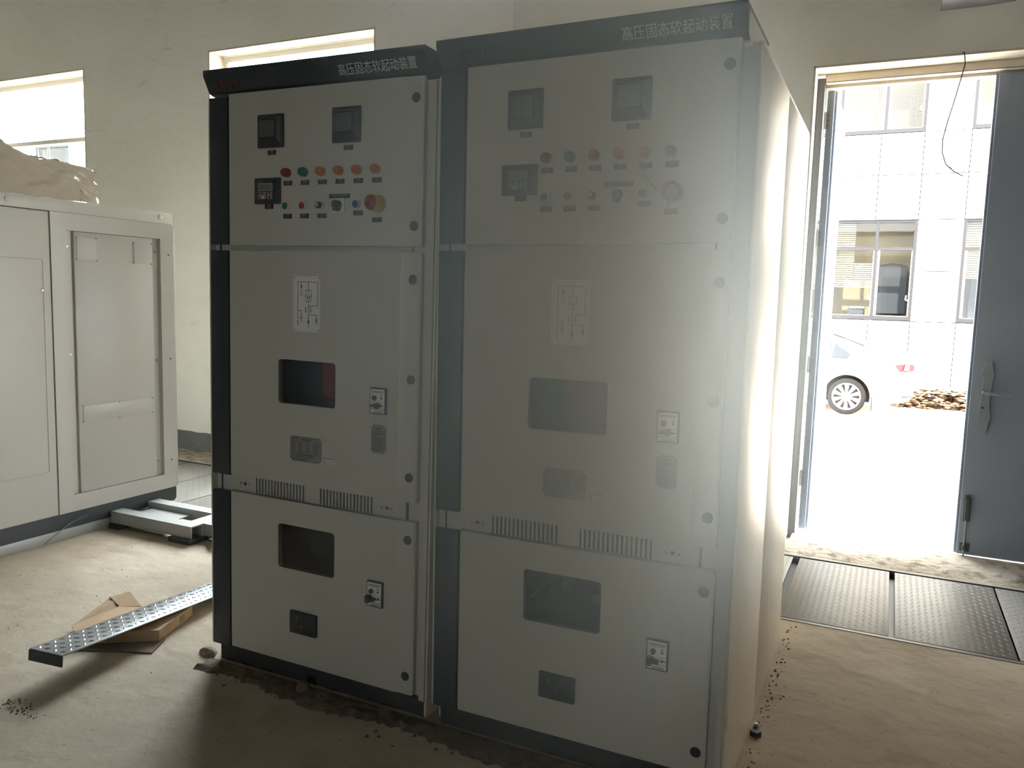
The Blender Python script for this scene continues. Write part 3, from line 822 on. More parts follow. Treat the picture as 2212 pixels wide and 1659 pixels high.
    zt0 = 2.092
    lettering('高压固态软起动装置', 'lettering', 'letter_grey', H, (0.474, slant(zt0) - 0.0002, zt0), 0.294, 0.037, -tl * -1, 0.004)
    zl = 2.089
    lettering('ICH', 'logo', 'logo_red', H, (-0.024, slant(zl) - 0.0002, zl), 0.076, 0.031, tl, 0.035)
    mm = MB('logo_red')
    for q in ([(0, 0), (8, 0), (28, 31), (20, 31)], [(1, 29), (9, 31), (29, 2), (20, 0)], [(-3, 26), (3, 31), (13, 19), (7, 15)]):
        mm.poly([(-0.056 + u * 0.001, slant(zl) - 0.0009 - w * 0.001 * st, zl + w * 0.001 * ct) for u, w in q])
    mm.build('logo', H)
    # dark strips beside the doors
    for za, zb in ((1.556, 2.064), (0.720, 1.535), (0.062, 0.657)):
        m = MB('dark_paint'); m.box(-0.0985, -0.012, 0.004, 0.026, za, zb, bev=0.002); m.build('cover_strip', C)
    # vent bar between the middle and lower doors
    m = MB('cabinet_paint', 'facade_gap', 'chrome', 'inside_grey')
    xs = [0.102 + 0.01425 * i for i in range(16)] + [0.392 + 0.01425 * i for i in range(16)]
    prev = -0.006
    for s in xs:
        m.box(prev, s - 0.0031, 0.022, 0.029, 0.664, 0.722); prev = s + 0.0031
    m.box(prev, 0.742, 0.022, 0.029, 0.664, 0.722)
    m.box(-0.006, 0.742, 0.0285, 0.0300, 0.660, 0.730, 'facade_gap')
    m.build('vent_panel', C)
    for cx in (0.048, 0.668):
        m = MB('chrome', 'inside_grey'); m.lathe((cx, 0.692), 'y', [(0.022, 0.0062), (0.0205, 0.0060), (0.0205, 0.0003)], 'inside_grey', 14); m.build('hole_cap', C)
        for dx in (-0.0195, 0.0195):
            m = MB('chrome'); m.lathe((cx + dx, 0.692), 'y', [(0.022, 0.0044), (0.0195, 0.0038), (0.018, 0.0022), (0.0176, 0.0002)], 'chrome', 12); m.build('screw', C)
    # upper door with its instruments
    D = door_panel('door', C, 1.553, 2.070)
    meter(D, 0.136, 0.247, 1.879, 1.990); meter(D, 0.451, 0.563, 1.881, 1.994)
    name_tag(D, 0.193, 1.8645, seed=1); name_tag(D, 0.512, 1.8665, seed=2)
    xl = [0.2615 + 0.0722 * i for i in range(6)]
    for i, (x, c) in enumerate(zip(xl, ['lamp_red', 'lamp_green'] + ['lamp_orange'] * 4)):
        if right and i == 5: c = 'lamp_red'
        lamp(D, x, 1.794, c); name_tag(D, x + 0.002, 1.7605, seed=10 + i)
    controller(D); name_tag(D, 0.181, 1.684, w=0.037, seed=20)
    for x, c in ((xl[0] - 0.002, 'btn_green'), (xl[1] - 0.002, 'btn_red')):
        push_button(D, x, 1.684, c); name_tag(D, x + 0.003, 1.651, seed=int(x * 999))
    x = xl[2] - 0.002
    m = MB('bezel_white', 'ink_dark', 'chrome')
    m.lathe((x, 1.684), 'y', [(0.0, 0.0132), (-0.009, 0.0138), (-0.012, 0.0128), (-0.012, 0.0112)], 'bezel_white', 20)
    m.lathe((x, 1.684), 'y', [(-0.011, 0.0112), (-0.022, 0.0108), (-0.024, 0.0095), (-0.024, 0.0003)], 'ink_dark', 20)
    m.lathe((x - 0.001, 1.685), 'y', [(-0.024, 0.0068), (-0.0265, 0.0062), (-0.0265, 0.0003)], 'bezel_white', 16); m.box(x - 0.0022, x + 0.0002, -0.0272, -0.026, 1.680, 1.690, 'ink_dark'); m.box(x - 0.004, x - 0.001, -0.0272, -0.026, 1.680, 1.6825, 'ink_dark')
    m.build('key_switch', D); name_tag(D, x + 0.003, 1.651, seed=33)
    o, k = rotary(D, 0 if right else 12); k.build('switch_knob', D)
    name_tag(D, 0.478, 1.7135, w=0.083, h=0.0140, lines=((0.8, 0.66, 0.36), (0.6, 0.26, 0.12)), seed=41)
    push_button(D, 0.549, 1.686, 'btn_blue', 'illuminated_button'); name_tag(D, 0.553, 1.6585, seed=42)
    ex = 0.632
    m = MB('stop_red'); m.lathe((ex, 1.686), 'y', [(0, 0.010), (-0.016, 0.010), (-0.018, 0.0165), (-0.027, 0.0185), (-0.033, 0.0150), (-0.035, 0.0003)], 'stop_red', 24); m.build('emergency_stop', D)
    gm = 'guard_clear' if right else 'guard_yellow'
    m = MB(gm); k = m.mi(gm)
    if right: m.lathe((ex, 1.686), 'y', [(-0.001, 0.0275), (-0.030, 0.0265), (-0.0305, 0.0240), (-0.004, 0.0245), (-0.003, 0.0115)], gm, 28)
    else: m.lathe((ex, 1.686), 'y', [(-0.001, 0.0285), (-0.043, 0.0255), (-0.0445, 0.0235), (-0.004, 0.0235), (-0.003, 0.0115)], gm, 28)
    tag(m.build('stop_guard', D), 'clear collar around the red stop button' if right else 'yellow collar around the red stop button')
    name_tag(D, 0.627, 1.636, seed=43)
    hole_plug(D, 2.006); hole_plug(D, 1.616)
    # middle door
    D = door_panel('door', C, 0.728, 1.534, (0.221, 0.468, 1.010, 1.164))
    mimic(D)
    m = MB('pane_smoked'); m.prism(rrect(0.222, 0.467, 1.011, 1.163, 0.0115), 'y', 0.004, 0.008); m.build('viewing_window', D)
    m = MB('ink_grey'); m.rib([(0.226, 1.018), (0.226, 1.024), (0.2305, 1.024), (0.2305, 1.018), (0.235, 1.024)], 0.0008, 0.004, 'ink_grey'); m.rib([(0.225, 1.0155), (0.237, 1.0155)], 0.0008, 0.004, 'ink_grey'); m.build('window_mark', D)
    o, k = lock(D, 0.615, 0.677, 1.0095, 1.0965, True); k.build('lock_handle', D)
    printed_plate(D, 'notice_plate', 0.616, 0.676, 0.878, 0.974, 'notice'); printed_plate(D, 'rating_plate', 0.276, 0.413, 0.812, 0.901, 'rating')
    m = MB('sticker', 'ink_dark'); m.box(0.415, 0.475, -0.0006, 0, 0.811, 0.841)
    for i in range(9): m.box(0.4185 + 0.0058 * i, 0.4220 + 0.0058 * i, -0.0009, -0.0005, 0.8350 - i * 0.0000, 0.8385, 'ink_dark')
    for i in range(4): m.box(0.421, 0.433 - 0.002 * (i % 2), -0.0009, -0.0005, 0.8295 - 0.0048 * i, 0.8308 - 0.0048 * i, 'ink_dark')
    m.box(0.445, 0.460, -0.0009, -0.0005, 0.8125, 0.8138, 'ink_dark')
    m.build('sticker', D)
    for z in (1.449, 1.131, 0.811): hole_plug(D, z)
    # lower door
    D = door_panel('door', C, 0.072, 0.664, (0.221, 0.470, 0.418, 0.578))
    m = MB('pane_smoked'); m.prism(rrect(0.222, 0.469, 0.419, 0.577, 0.0115), 'y', 0.004, 0.008); m.build('viewing_window', D)
    m = MB('ink_grey'); m.rib([(0.226, 0.427), (0.226, 0.433), (0.2305, 0.433), (0.2305, 0.427), (0.235, 0.433)], 0.0008, 0.004, 'ink_grey'); m.rib([(0.225, 0.4245), (0.237, 0.4245)], 0.0008, 0.004, 'ink_grey'); m.build('window_mark', D)
    o, k = lock(D, 0.613, 0.676, 0.355, 0.444, False); k.build('lock_handle', D)
    display_panel(D)
    for z in (0.602, 0.135): hole_plug(D, z)
    return C
cabinet((0.005, 0, 0), -0.0055, 'light grey switchgear cabinet nearest the doorway, its side panel in bright light', 'pair of grey switchgear cabinets', True)
cabinet((-0.9665, 0.004, 0), 0.0060, 'light grey switchgear cabinet standing in shadow, the further one from the doorway', 'pair of grey switchgear cabinets', False)
for pts, m_, lb in (([(0.5445, -0.0055, 1.764), (0.546, -0.014, 1.745), (0.563, -0.022, 1.722), (0.580, -0.030, 1.703), (0.590, -0.033, 1.697)], 'wire_black', 'thin black wire bent above the emergency stop of the right cabinet'),
                   ([(0.548, -0.006, 1.652), (0.575, -0.016, 1.661), (0.600, -0.030, 1.667), (0.617, -0.034, 1.672)], 'wire_pale', 'pale wire end sticking out below the emergency stop of the right cabinet')):
    m = MB(m_); m.tube(pts, 0.0014, m_, 6); tag(m.build('wire'), lb, 'wire')
m = MB('unit_grey'); m.prism([(0.615, 1.668), (0.628, 1.655), (0.640, 1.660), (0.636, 1.668), (0.628, 1.668), (0.626, 1.640), (0.620, 1.640), (0.620, 1.662)], 'y', -0.034, -0.033)
tag(m.build('hanging_tag'), 'small grey paper tag hanging from the emergency stop of the right cabinet', 'tag')
# ------------------------------------------------------------------ trench covers
def tread(m, x0, x1, y0, y1, z, pitch, mt, L=0.011, W=0.0034, H=0.0016, seed=0):
    """raised tear-shaped lugs, alternating direction"""
    k = m.mi(mt)
    ny = int((y1 - y0) / pitch); nx = int((x1 - x0) / pitch)
    for j in range(ny):
        for i in range(nx):
            cx = x0 + (i + 0.5) * (x1 - x0) / nx; cy = y0 + (j + 0.5) * (y1 - y0) / ny
            a = R(45 if (i + j) % 2 else -45)
            c, s = math.cos(a), math.sin(a)
            def P(u, v, h): return m.bm.verts.new((cx + u * c - v * s, cy + u * s + v * c, z + h))
            o = [P(L, 0, 0), P(L * 0.45, W, 0), (P(-L * 0.45, W, 0)), P(-L, 0, 0), P(-L * 0.45, -W, 0), P(L * 0.45, -W, 0)]
            t = [P(L * 0.55, 0, H), P(-L * 0.55, 0, H)]
            for q in ((o[0], o[1], t[0]), (o[1], o[2], t[1], t[0]), (o[2], o[3], t[1]), (o[3], o[4], t[1]), (o[4], o[5], t[0], t[1]), (o[5], o[0], t[0])):
                f = m.bm.faces.new(q); f.material_index = k
m = MB('tread_plate')
m.box(-0.225, 0.225, -0.463, 0.463, -0.006, 0, bev=0.001)
tread(m, -0.220, 0.220, -0.455, 0.455, -0.0002, 0.0262, 'tread_plate', H=0.0013)
proto = m.build('trench_cover')
PL = [(0.550, 'tread-plate trench cover mostly hidden behind the right cabinet, left of the widest dark gap'),
      (1.0365, 'full tread-plate trench cover between the two dark gaps before the open doorway'),
      (1.5125, 'full tread-plate trench cover before the closed door leaf, right of the narrow gap'),
      (1.9705, 'tread-plate trench cover cut off by the right edge of the photo'),
      (2.430, 'tread-plate trench cover just beyond the right edge of the photo'),
      (-2.24, 'tread-plate trench cover beside the left cabinet, behind the steel channel frame'),
      (-2.70, 'second tread-plate trench cover from the left cabinet, behind the steel frame'),
      (-3.16, 'third tread-plate trench cover from the left cabinet, near the end of the grey enclosure'),
      (-3.62, 'tread-plate trench cover behind the grey enclosure, below the dark skirting'),
      (-4.08, 'tread-plate trench cover behind the grey enclosure, second from its far end'),
      (-4.54, 'tread-plate trench cover furthest behind the grey enclosure')]
for i, (x, lb) in enumerate(PL):
    o = proto if i == 0 else proto.copy()
    if i: COL.objects.link(o)
    yy = 1.988
    if x < 0: yy = 2.02
    o.location = (x, 1.990, 0.0)
    tag(o, lb, 'trench cover', 'tread-plate trench covers')
    o.visible_camera = True
m = MB('gen_base', 'tread_plate')
for xa, xb in ((0.3, XR), (-5.0, -2.0)):
    m.box(xa, xb, 1.505, 1.512, -0.06, 0.003, 'gen_base'); m.box(xa, xb, 1.512, 1.526, -0.02, -0.007, 'gen_base'); m.box(xa, xb, 1.490, 1.505, -0.02, 0.003, 'tread_plate')
    m.box(xa, xb, 2.456, 2.475, -0.05, -0.007, 'gen_base'); m.box(xa, xb, 2.466, 2.476, -0.05, 0.003, 'gen_base')
for x in (0.797, 1.2755): m.box(x - 0.03, x + 0.03, 1.51, 2.47, -0.06, -0.035, 'gen_base')
structure(m.build('trim_7'), 'steel angle edging along the cable trench', 'trench edging')
# ------------------------------------------------------------------ grey enclosure with plastic sheet
GX, GY0, GY1 = -2.86, -0.55, 1.430
G = empty('equipment_enclosure', (GX, 0.44, 0), label='long grey sheet-steel equipment enclosure on dark skids, plastic sheet on top', cat='enclosure')
def gb(x0, x1, y0, y1, z0, z1): return (x0, x1, y0 - 0.44, y1 - 0.44, z0, z1)
m = MB('gen_paint')
m.box(*gb(-1.55, -0.004, GY0, GY1 - 0.03, 0.16, 1.775)); m.build('body', G)
# end side panel, with a recess: a frame of boxes
m = MB('gen_paint')
for b_ in ((0.640, 0.728, 0.148, 1.777), (1.337, 1.430, 0.148, 1.777), (0.728, 1.337, 1.686, 1.777), (0.728, 1.337, 0.148, 0.239)): m.box(*gb(-0.0035, 0.022, b_[0], b_[1], b_[2], b_[3]))
m.build('end_panel_frame', G)
m = MB('gen_paint'); m.box(*gb(-0.0035, 0.012, 0.779, 1.288, 0.241, 1.684), bev=0.002); ip = m.build('inset_panel', G)
for (ya, yb, za, zb) in ((0.793, 0.912, 1.534, 1.655), (1.156, 1.278, 1.533, 1.650), (0.804, 1.263, 0.638, 0.727)):
    m = MB('gen_paint'); m.box(*gb(0.0115, 0.0155, ya, yb, za, zb), bev=0.001)
    pts = [(ya, za), (yb, za), (ya, zb), (yb, zb)] + ([((ya + yb) / 2, za), ((ya + yb) / 2, zb)] if yb - ya > 0.3 else [])
    for y_, z_ in pts: m.cyl((y_ - 0.44, z_), 0.004, 'x', 0.012, 0.020, 'steel_grey', 8)
    o = m.build('cover_plate', G); o.parent = ip
m = MB('gen_paint'); m.box(*gb(-0.0035, 0.020, GY0, 0.634, 0.148, 1.774), bev=0.003)
lp = m.build('side_door', G)
m = MB('gen_paint')
pts = [(0.0205, 0.594 - 0.44, 1.526)]
m.tube([(0.0205, -0.55, 1.524), (0.0205, 0.145, 1.525), (0.0205, 0.153, 1.518), (0.0205, 0.150, 0.40), (0.0205, 0.142, 0.393), (0.0205, -0.55, 0.393)], 0.0016, 'steel_grey', 5)
m.build('panel_seam', lp)
m = MB('chrome'); m.lathe((0.586 - 0.44, 1.362), 'x', [(0.020, 0.007), (0.026, 0.006), (0.027, 0.0004)], 'chrome', 12); m.build('latch', lp)
m = MB('gen_paint'); m.box(*gb(-1.55, 0.024, GY0, GY1, 1.778, 1.843), bev=0.002); tr = m.build('top_rail', G)
for y_, mm_ in ((0.418, 'gen_paint'), (1.341, 'plate_white'), (-0.46, 'gen_paint')):
    m = MB(mm_); m.lathe((y_ - 0.44, 1.813), 'x', [(0.023, 0.0155), (0.0275, 0.0145), (0.0285, 0.012), (0.0285, 0.0004)], mm_, 20); m.build('hole_plug', tr)
for y_, z_ in ((1.396, 1.593), (1.397, 0.958), (1.393, 0.325), (0.738, 1.60), (0.738, 1.02), (0.735, 0.40)):
    m = MB('bolt_dark', 'galv'); m.cyl((y_ - 0.44, z_), 0.006, 'x', 0.005 if y_ < 1 else 0.020, 0.014 if y_ < 1 else 0.0235, 'bolt_dark' if y_ > 1 else 'galv', 10); m.build('bolt', G)
for y_, z_ in ((1.318, 1.605), (1.316, 0.955), (1.312, 0.33)):
    m = MB('gen_paint'); m.cyl((y_ - 0.44, z_), 0.007, 'x', -0.003, 0.012, 'gen_paint', 10); m.build('stud', G)
m = MB('gen_paint', 'bolt_dark'); m.box(*gb(-0.35, 0.012, 1.436, 1.452, 0.15, 1.768), bev=0.002); m.box(*gb(-0.35, -0.01, 1.43, 1.436, 0.16, 1.76), 'bolt_dark'); m.build('end_cover', G)
m = MB('gen_base'); m.prism([(GY0 - 0.44, 0.060), (0.975, 0.060), (0.99, 0.075), (0.99, 0.148), (GY0 - 0.44, 0.148)], 'x', -1.5, 0.016); m.build('base_beam', G)
m = MB('steel_grey'); m.box(*gb(-0.12, 0.012, GY0, 1.05, 0.0, 0.058), bev=0.003); m.build('skid', G)
m = MB('steel_grey'); m.box(*gb(-1.5, -1.38, GY0, 1.05, 0.0, 0.058), bev=0.003); m.build('skid', G)
m = MB('wire_black')
m.tube([(0.018, 0.24, 0.085), (0.026, 0.29, 0.112), (0.028, 0.36, 0.118), (0.024, 0.365, 0.105), (0.022, 0.31, 0.098), (0.030, 0.25, 0.09), (0.034, 0.16, 0.045), (0.030, 0.10, 0.012)], 0.0022, 'bolt_dark', 6)
m.build('cable_end', G)
# crumpled plastic sheet draped on the enclosure
def hsh(a, b):
    return math.sin(a * 12.9 + b * 7.3) * 0.5 + math.sin(a * 31.1 - b * 17.7 + 1.3) * 0.3 + math.sin(a * 57 + b * 43) * 0.2
m = MB('plastic_film')
NY, NS = 90, 60
grid = []
for i in range(NY + 1):
    t = i / NY
    y = -0.50 + t * (1.02 + 0.50)
    top = 0.315 - 0.075 * min(1, max(0, (y - 0.38) / 0.36)) + 0.012 * math.sin(y * 17)
    row = []
    for j in range(NS + 1):
        s = j / NS                      # from front foot, over the ridge, to the rear foot
        if s < 0.36:
            q = s / 0.36
            x = -0.035 - 0.10 * q + 0.007 * hsh(y * 1.1 + 3, q * 0.8); z = 0.008 + (top - 0.03) * q ** 0.85
            if y > 0.70: z += 0.10 * (y - 0.70) * (1 - q) * 0
        elif s < 0.64:
            q = (s - 0.36) / 0.28
            x = -0.155 - 0.50 * q; z = top - 0.03 + 0.035 * math.sin(q * math.pi) + 0.012 * hsh(y * 2, q * 3)
        else:
            q = (s - 0.64) / 0.36
            x = -0.655 - 0.12 * q; z = 0.008 + (top - 0.03) * (1 - q)
        w = 0.005 * hsh(y * 0.7, s * 1.4) + 0.006 * abs(hsh(y * 1.5 + 2, s * 2.9)) + 0.0016 * hsh(y * 8, s * 12)
        edge = min(1.0, z / 0.05)
        yy = y + (0.018 * hsh(s * 5, 2.0) if i == NY else 0) - (0.05 * (1 - min(1, z / 0.2)) if i > NY - 8 else 0)
        row.append(m.bm.verts.new((x + w * edge * 1.2, yy - 0.44, max(0.004, z + w * edge))))
    grid.append(row)
for a, b_ in zip(grid, grid[1:]):
    for j in range(NS): m.bm.faces.new((a[j], a[j + 1], b_[j + 1], b_[j]))
row = grid[-1]
c_ = m.bm.verts.new((-0.40, 1.005 - 0.44, 0.06))
for j in range(NS): m.bm.faces.new((row[j], row[j + 1], c_))
ps = m.build('plastic_sheet', loc=(GX, 0.44, 1.843), sharp=75)
tag(ps, 'crumpled translucent plastic sheet wrapped over a load on top of the grey enclosure', 'plastic sheet')
# ------------------------------------------------------------------ steel channel frame on the floor
S = empty('channel_frame', (-2.45, 1.08, 0), label='grey welded steel channel frame lying on the floor against the enclosure', cat='steel frame')
def channel(name, axis, a, b, c0, c1, z0=0.030, z1=0.098, open_down=True):
    m = MB('steel_grey'); t = 0.006
    P = [(c0, z0), (c0, z1), (c1, z1), (c1, z0), (c1 - t, z0), (c1 - t, z1 - t), (c0 + t, z1 - t), (c0 + t, z0)]
    m.prism(P, axis, a, b); m.build(name, S)
channel('channel', 'x', -0.384, 0.252, -0.130, -0.050)
channel('channel', 'x', -0.384, 0.60, 0.128, 0.205)
channel('channel', 'y', -0.050, 0.128, 0.155, 0.250)
channel('channel', 'x', 0.250, 0.85, -0.045, 0.045)
for x0_, x1_, y0_, y1_, zz in ((-0.03, 0.155, -0.06, 0.12, 0.030), (-0.46, -0.32, -0.06, 0.05, 0.030)):
    pass
m = MB('gen_base'); m.box(0.10, 0.262, -0.152, -0.03, 0.0, 0.030, bev=0.004); m.build('foot_pad', S)
m = MB('gen_base'); m.box(-0.384, -0.30, -0.148, -0.03, 0.0, 0.030, bev=0.004); m.build('foot_pad', S)
m = MB('gen_base'); m.box(0.30, 0.42, -0.04, 0.06, 0.0, 0.030, bev=0.004); m.build('foot_pad', S)
m = MB('gen_base'); m.box(0.10, 0.22, 0.12, 0.20, 0.0, 0.030, bev=0.004); m.build('foot_pad', S)
m = MB('steel_grey'); m.box(-0.33, -0.02, -0.02, 0.128, 0.060, 0.066); m.build('gusset_plate', S)
m = MB('wire_black'); m.tube([(-2.12, 1.00, 0.03), (-2.05, 0.955, 0.045), (-1.95, 0.93, 0.03), (-1.80, 0.95, 0.012), (-1.60, 1.0, 0.008)], 0.009, 'wire_black', 8)
tag(m.build('cable'), 'short thick black cable emerging beside the steel channel frame', 'cable')
# ------------------------------------------------------------------ tread plank on cardboard
def pz(y): return 0.120 - 0.083 * (y + 0.42)
PK = empty('tread_plank', (-1.414, -0.418, 0.117), label='long narrow galvanised tread-plate plank lying tilted across the cardboard', cat='metal plank')
L_ = 1.36; W_ = 0.076
m = MB('galv')
m.box(-W_, W_, 0, L_, -0.005, 0, bev=0.0008)
tread(m, -W_ + 0.004, W_ - 0.004, 0.008, L_ - 0.01, -0.0002, 0.0300, 'galv', L=0.0120, W=0.0048, H=0.0030)
m.build('tread_top', PK)
m = MB('gen_base'); m.box(-W_, W_, -0.003, 0.003, -0.042, -0.0045); m.build('end_flange', PK)  # flange coloured dark for the shade on its front
PK.rotation_euler = (-math.atan(0.083), 0, R(6.6))
B = empty('cardboard_box', (-1.52, 0.04, 0.0), label='flattened brown cardboard box lying under the tread-plate plank', cat='cardboard box')
def bl(p): return (p[0] + 1.52, p[1] - 0.04)
A_, B_, C_, D_ = [bl(p) for p in ((-1.348, 0.004), (-1.432, 0.247), (-1.690, 0.085), (-1.600, -0.170))]
m = MB('cardboard'); m.prism([A_, B_, C_, D_], 'z', 0.006, 0.050); m.build('body', B)
m = MB('cardboard')
F1 = [bl(p) for p in ((-1.690, 0.085), (-1.635, 0.120), (-1.755, 0.178), (-1.800, 0.130))]
q = [(*C_, 0.050), (*bl((-1.605, 0.135)), 0.052), (*bl((-1.742, 0.190)), 0.072), (*bl((-1.800, 0.142)), 0.055), (*bl((-1.735, -0.090)), 0.022), (*D_, 0.046)]
lo = [m.bm.verts.new((x, y, z - 0.004)) for x, y, z in q]; hi = [m.bm.verts.new(p) for p in q]
m.bm.faces.new(hi); m.bm.faces.new(lo[::-1])
for i in range(6):
    j = (i + 1) % 6; m.bm.faces.new((lo[i], lo[j], hi[j], hi[i]))
m.tube([(*bl((-1.690, 0.090)), 0.054), (*bl((-1.790, 0.128)), 0.058)], 0.003, 'cardboard_dark', 5)
m.build('flap', B)
m = MB('tape'); m.prism([bl(p) for p in ((-1.3985, 0.150), (-1.3975, 0.1505), (-1.4105, 0.186), (-1.4115, 0.1855))], 'z', 0.014, 0.042); m.build('sticker', B)
m = MB('cardboard_dark'); m.prism([(-1.288, -0.082), (-1.345, 0.030), (-1.60, -0.05), (-1.57, -0.205)], 'z', 0.0, 0.006)
tag(m.build('cardboard_sheet'), 'thin dark cardboard sheet flat on the floor under the box corner', 'cardboard sheet')
# ------------------------------------------------------------------ small things on floor and wall
def lump(name, pts, h, mt, label, cat, seed):
    rnd = random.Random(seed)
    m = MB(mt)
    cx = sum(p[0] for p in pts) / len(pts); cy = sum(p[1] for p in pts) / len(pts)
    lo = [m.bm.verts.new((x, y, 0.0)) for x, y in pts]
    mid = [m.bm.verts.new((cx + (x - cx) * rnd.uniform(0.75, 1.0), cy + (y - cy) * rnd.uniform(0.75, 1.0), h * rnd.uniform(0.4, 0.7))) for x, y in pts]
    hi = [m.bm.verts.new((cx + (x - cx) * rnd.uniform(0.3, 0.6), cy + (y - cy) * rnd.uniform(0.3, 0.6), h * rnd.uniform(0.85, 1.1))) for x, y in pts]
    n = len(pts)
    for a, b_ in ((lo, mid), (mid, hi)):
        for i in range(n):
            j = (i + 1) % n; m.bm.faces.new((a[i], a[j], b_[j], b_[i]))
    m.bm.faces.new(hi); m.bm.faces.new(lo[::-1])
    return tag(m.build(name), label, cat)
def blob(cx, cy, r, n, seed, sx=1.0):
    rnd = random.Random(seed)
    return [(cx + r * sx * rnd.uniform(0.8, 1.15) * math.cos(2 * math.pi * i / n), cy + r * rnd.uniform(0.8, 1.15) * math.sin(2 * math.pi * i / n)) for i in range(n)]
lump('cement_lump', blob(-0.600, -0.030, 0.028, 7, 3, 1.3), 0.035, 'dirt', 'pale cement lump on the dark floor in front of the left cabinet plinth', 'cement lump', 4)
lump('cement_lump', blob(-1.105, 0.022, 0.026, 7, 5, 1.4), 0.024, 'rough_cement', 'flat cement chip at the outer front corner of the left cabinet', 'cement lump', 6)
m = MB('scrap_black', 'steel_grey'); m.prism([(0.858, 0.425), (0.880, 0.415), (0.893, 0.432), (0.882, 0.440), (0.880, 0.472), (0.868, 0.478), (0.862, 0.465)], 'z', 0, 0.018); m.box(0.866, 0.878, 0.455, 0.470, 0.016, 0.028, 'steel_grey')
tag(m.build('plastic_clip'), 'small broken black plastic clip on the floor beside the right cabinet side panel', 'plastic clip')
def crumbs(m, x, y, r_, k, rnd):
    P_ = blob(x, y, r_, 5, k)
    lo = [m.bm.verts.new((a, b_, -0.001)) for a, b_ in P_]; tp = m.bm.verts.new((x, y, r_ * rnd.uniform(0.5, 0.9)))
    for i in range(5): m.bm.faces.new((lo[i], lo[(i + 1) % 5], tp))
m = MB('dirt'); rnd = random.Random(11)
nx = 90; rows = []
for i in range(nx + 1):
    x = -1.06 + 1.90 * i / nx
    e = 0.105 + 0.02 * math.sin(x * 9) + rnd.uniform(-0.012, 0.012)
    rows.append([m.bm.verts.new((x + rnd.uniform(-0.006, 0.006), -e * f_ + 0.004, (0.0 if f_ in (0, 1) else 1) * rnd.uniform(0.004, 0.020) * hh - (0.001 if f_ == 1 else 0))) for f_, hh in ((0, 1), (0.25, 0.8), (0.5, 0.5), (0.75, 0.9), (1, 1))])
for a, b_ in zip(rows, rows[1:]):
    for q in range(4): m.bm.faces.new((a[q], a[q + 1], b_[q + 1], b_[q]))
for k in range(160): crumbs(m, rnd.uniform(-1.05, 0.80), -0.012 - abs(rnd.gauss(0.05, 0.045)), rnd.uniform(0.003, 0.011), k, rnd)
tag(m.build('dirt'), 'crumbly ridge of broken cement along the front foot of both cabinets', 'dirt', kind='stuff')
m = MB('dirt'); rnd = random.Random(12)
for k in range(110): crumbs(m, 0.862 + abs(rnd.gauss(0, 0.025)), rnd.uniform(0.10, 1.45), rnd.uniform(0.002, 0.008), k, rnd)
tag(m.build('dirt'), 'crumbs of cement along the side of the right cabinet', 'dirt', kind='stuff')
m = MB('dirt'); rnd = random.Random(5)
for k in range(150):
    if k < 90: x, y = rnd.gauss(-1.36, 0.05), rnd.gauss(-0.575, 0.018)
    else: x, y = rnd.uniform(-2.6, -1.15), rnd.uniform(-0.6, 0.8)
    if k >= 90 and (-1.85 < x < -1.22 and y > -0.45): continue
    r_ = rnd.uniform(0.002, 0.006); P_ = blob(x, y, r_, 5, k)
    lo = [m.bm.verts.new((a, b_, -0.001)) for a, b_ in P_]; tp = m.bm.verts.new((x, y, r_ * 0.8))
    for i in range(5): m.bm.faces.new((lo[i], lo[(i + 1) % 5], tp))
tag(m.build('grit'), 'dark grit scattered on the floor near the plank end', 'grit', kind='stuff')
m = MB('wire_black')
m.tube([(1.408, 2.748, 2.729), (1.416, 2.735, 2.729), (1.421, 2.730, 2.70), (1.424, 2.732, 2.665), (1.412, 2.74, 2.60), (1.388, 2.75, 2.48), (1.366, 2.755, 2.38), (1.352, 2.76, 2.30), (1.354, 2.765, 2.23), (1.376, 2.765, 2.165), (1.42, 2.77, 2.125), (1.462, 2.77, 2.102)], 0.0030, 'wire_black', 6)
m.tube([(1.380, 2.765, 2.160), (1.405, 2.77, 2.145), (1.448, 2.77, 2.133)], 0.0018, 'wire_black', 6)
tag(m.build('hanging_cable'), 'thin dark cable dangling from the plaster above the open doorway', 'cable')
m = MB('unit_grey', 'ink_dark')
m.prism([(1.29, 2.953), (1.50, 2.953), (1.625, 2.960), (1.640, 2.985), (1.640, 3.30), (1.29, 3.30)], 'y', 2.55, 2.749)
m.box(1.295, 1.325, 2.547, 2.551, 2.958, 2.985, 'ink_dark')
tag(m.build('wall_unit'), 'shadowed grey box-shaped unit fixed high on the wall above the doorway', 'wall unit')
# ------------------------------------------------------------------ outside: yard, building, car, rubble
ZG = -0.43
m = MB('facade'); m.box(-0.4, 3.2, WO, 5.2, 3.27, 3.42)  # unseen slab added to cut sky light through the doorway
structure(m.build('trim_8'), 'added unseen canopy slab over the doorway outside, above the frame', 'blocker')
m = MB('ground_out')
for xa, xb in ((-60, 40),):
    m.poly([(xa, WO, -0.012), (xb, WO, -0.012), (xb, 5.2, -0.10), (xa, 5.2, -0.10)]); m.poly([(xa, 5.2, -0.10), (xb, 5.2, -0.10), (xb, 8.6, ZG), (xa, 8.6, ZG)]); m.poly([(xa, 8.6, ZG), (xb, 8.6, ZG), (xb, 24, ZG), (xa, 24, ZG)])
structure(m.build('ground'), 'sun-bleached pale concrete yard outside the door', 'yard')
F = empty('building', (0, 19.0, ZG), label='white panel-clad office building across the yard with grey framed windows', cat='building')
gx = [-5.84, -4.91, -3.985, -3.06, -2.135, -1.205, -0.278, 0.634, 1.547, 2.500, 3.425, 4.35, 5.275, 6.2]
gz = [ZG, 1.085, 2.26, 3.455, 4.497, 5.455, 6.55, 7.65, 8.75, 9.9]
WIN = [(-1.205, 1.547), (2.500, 5.275)]
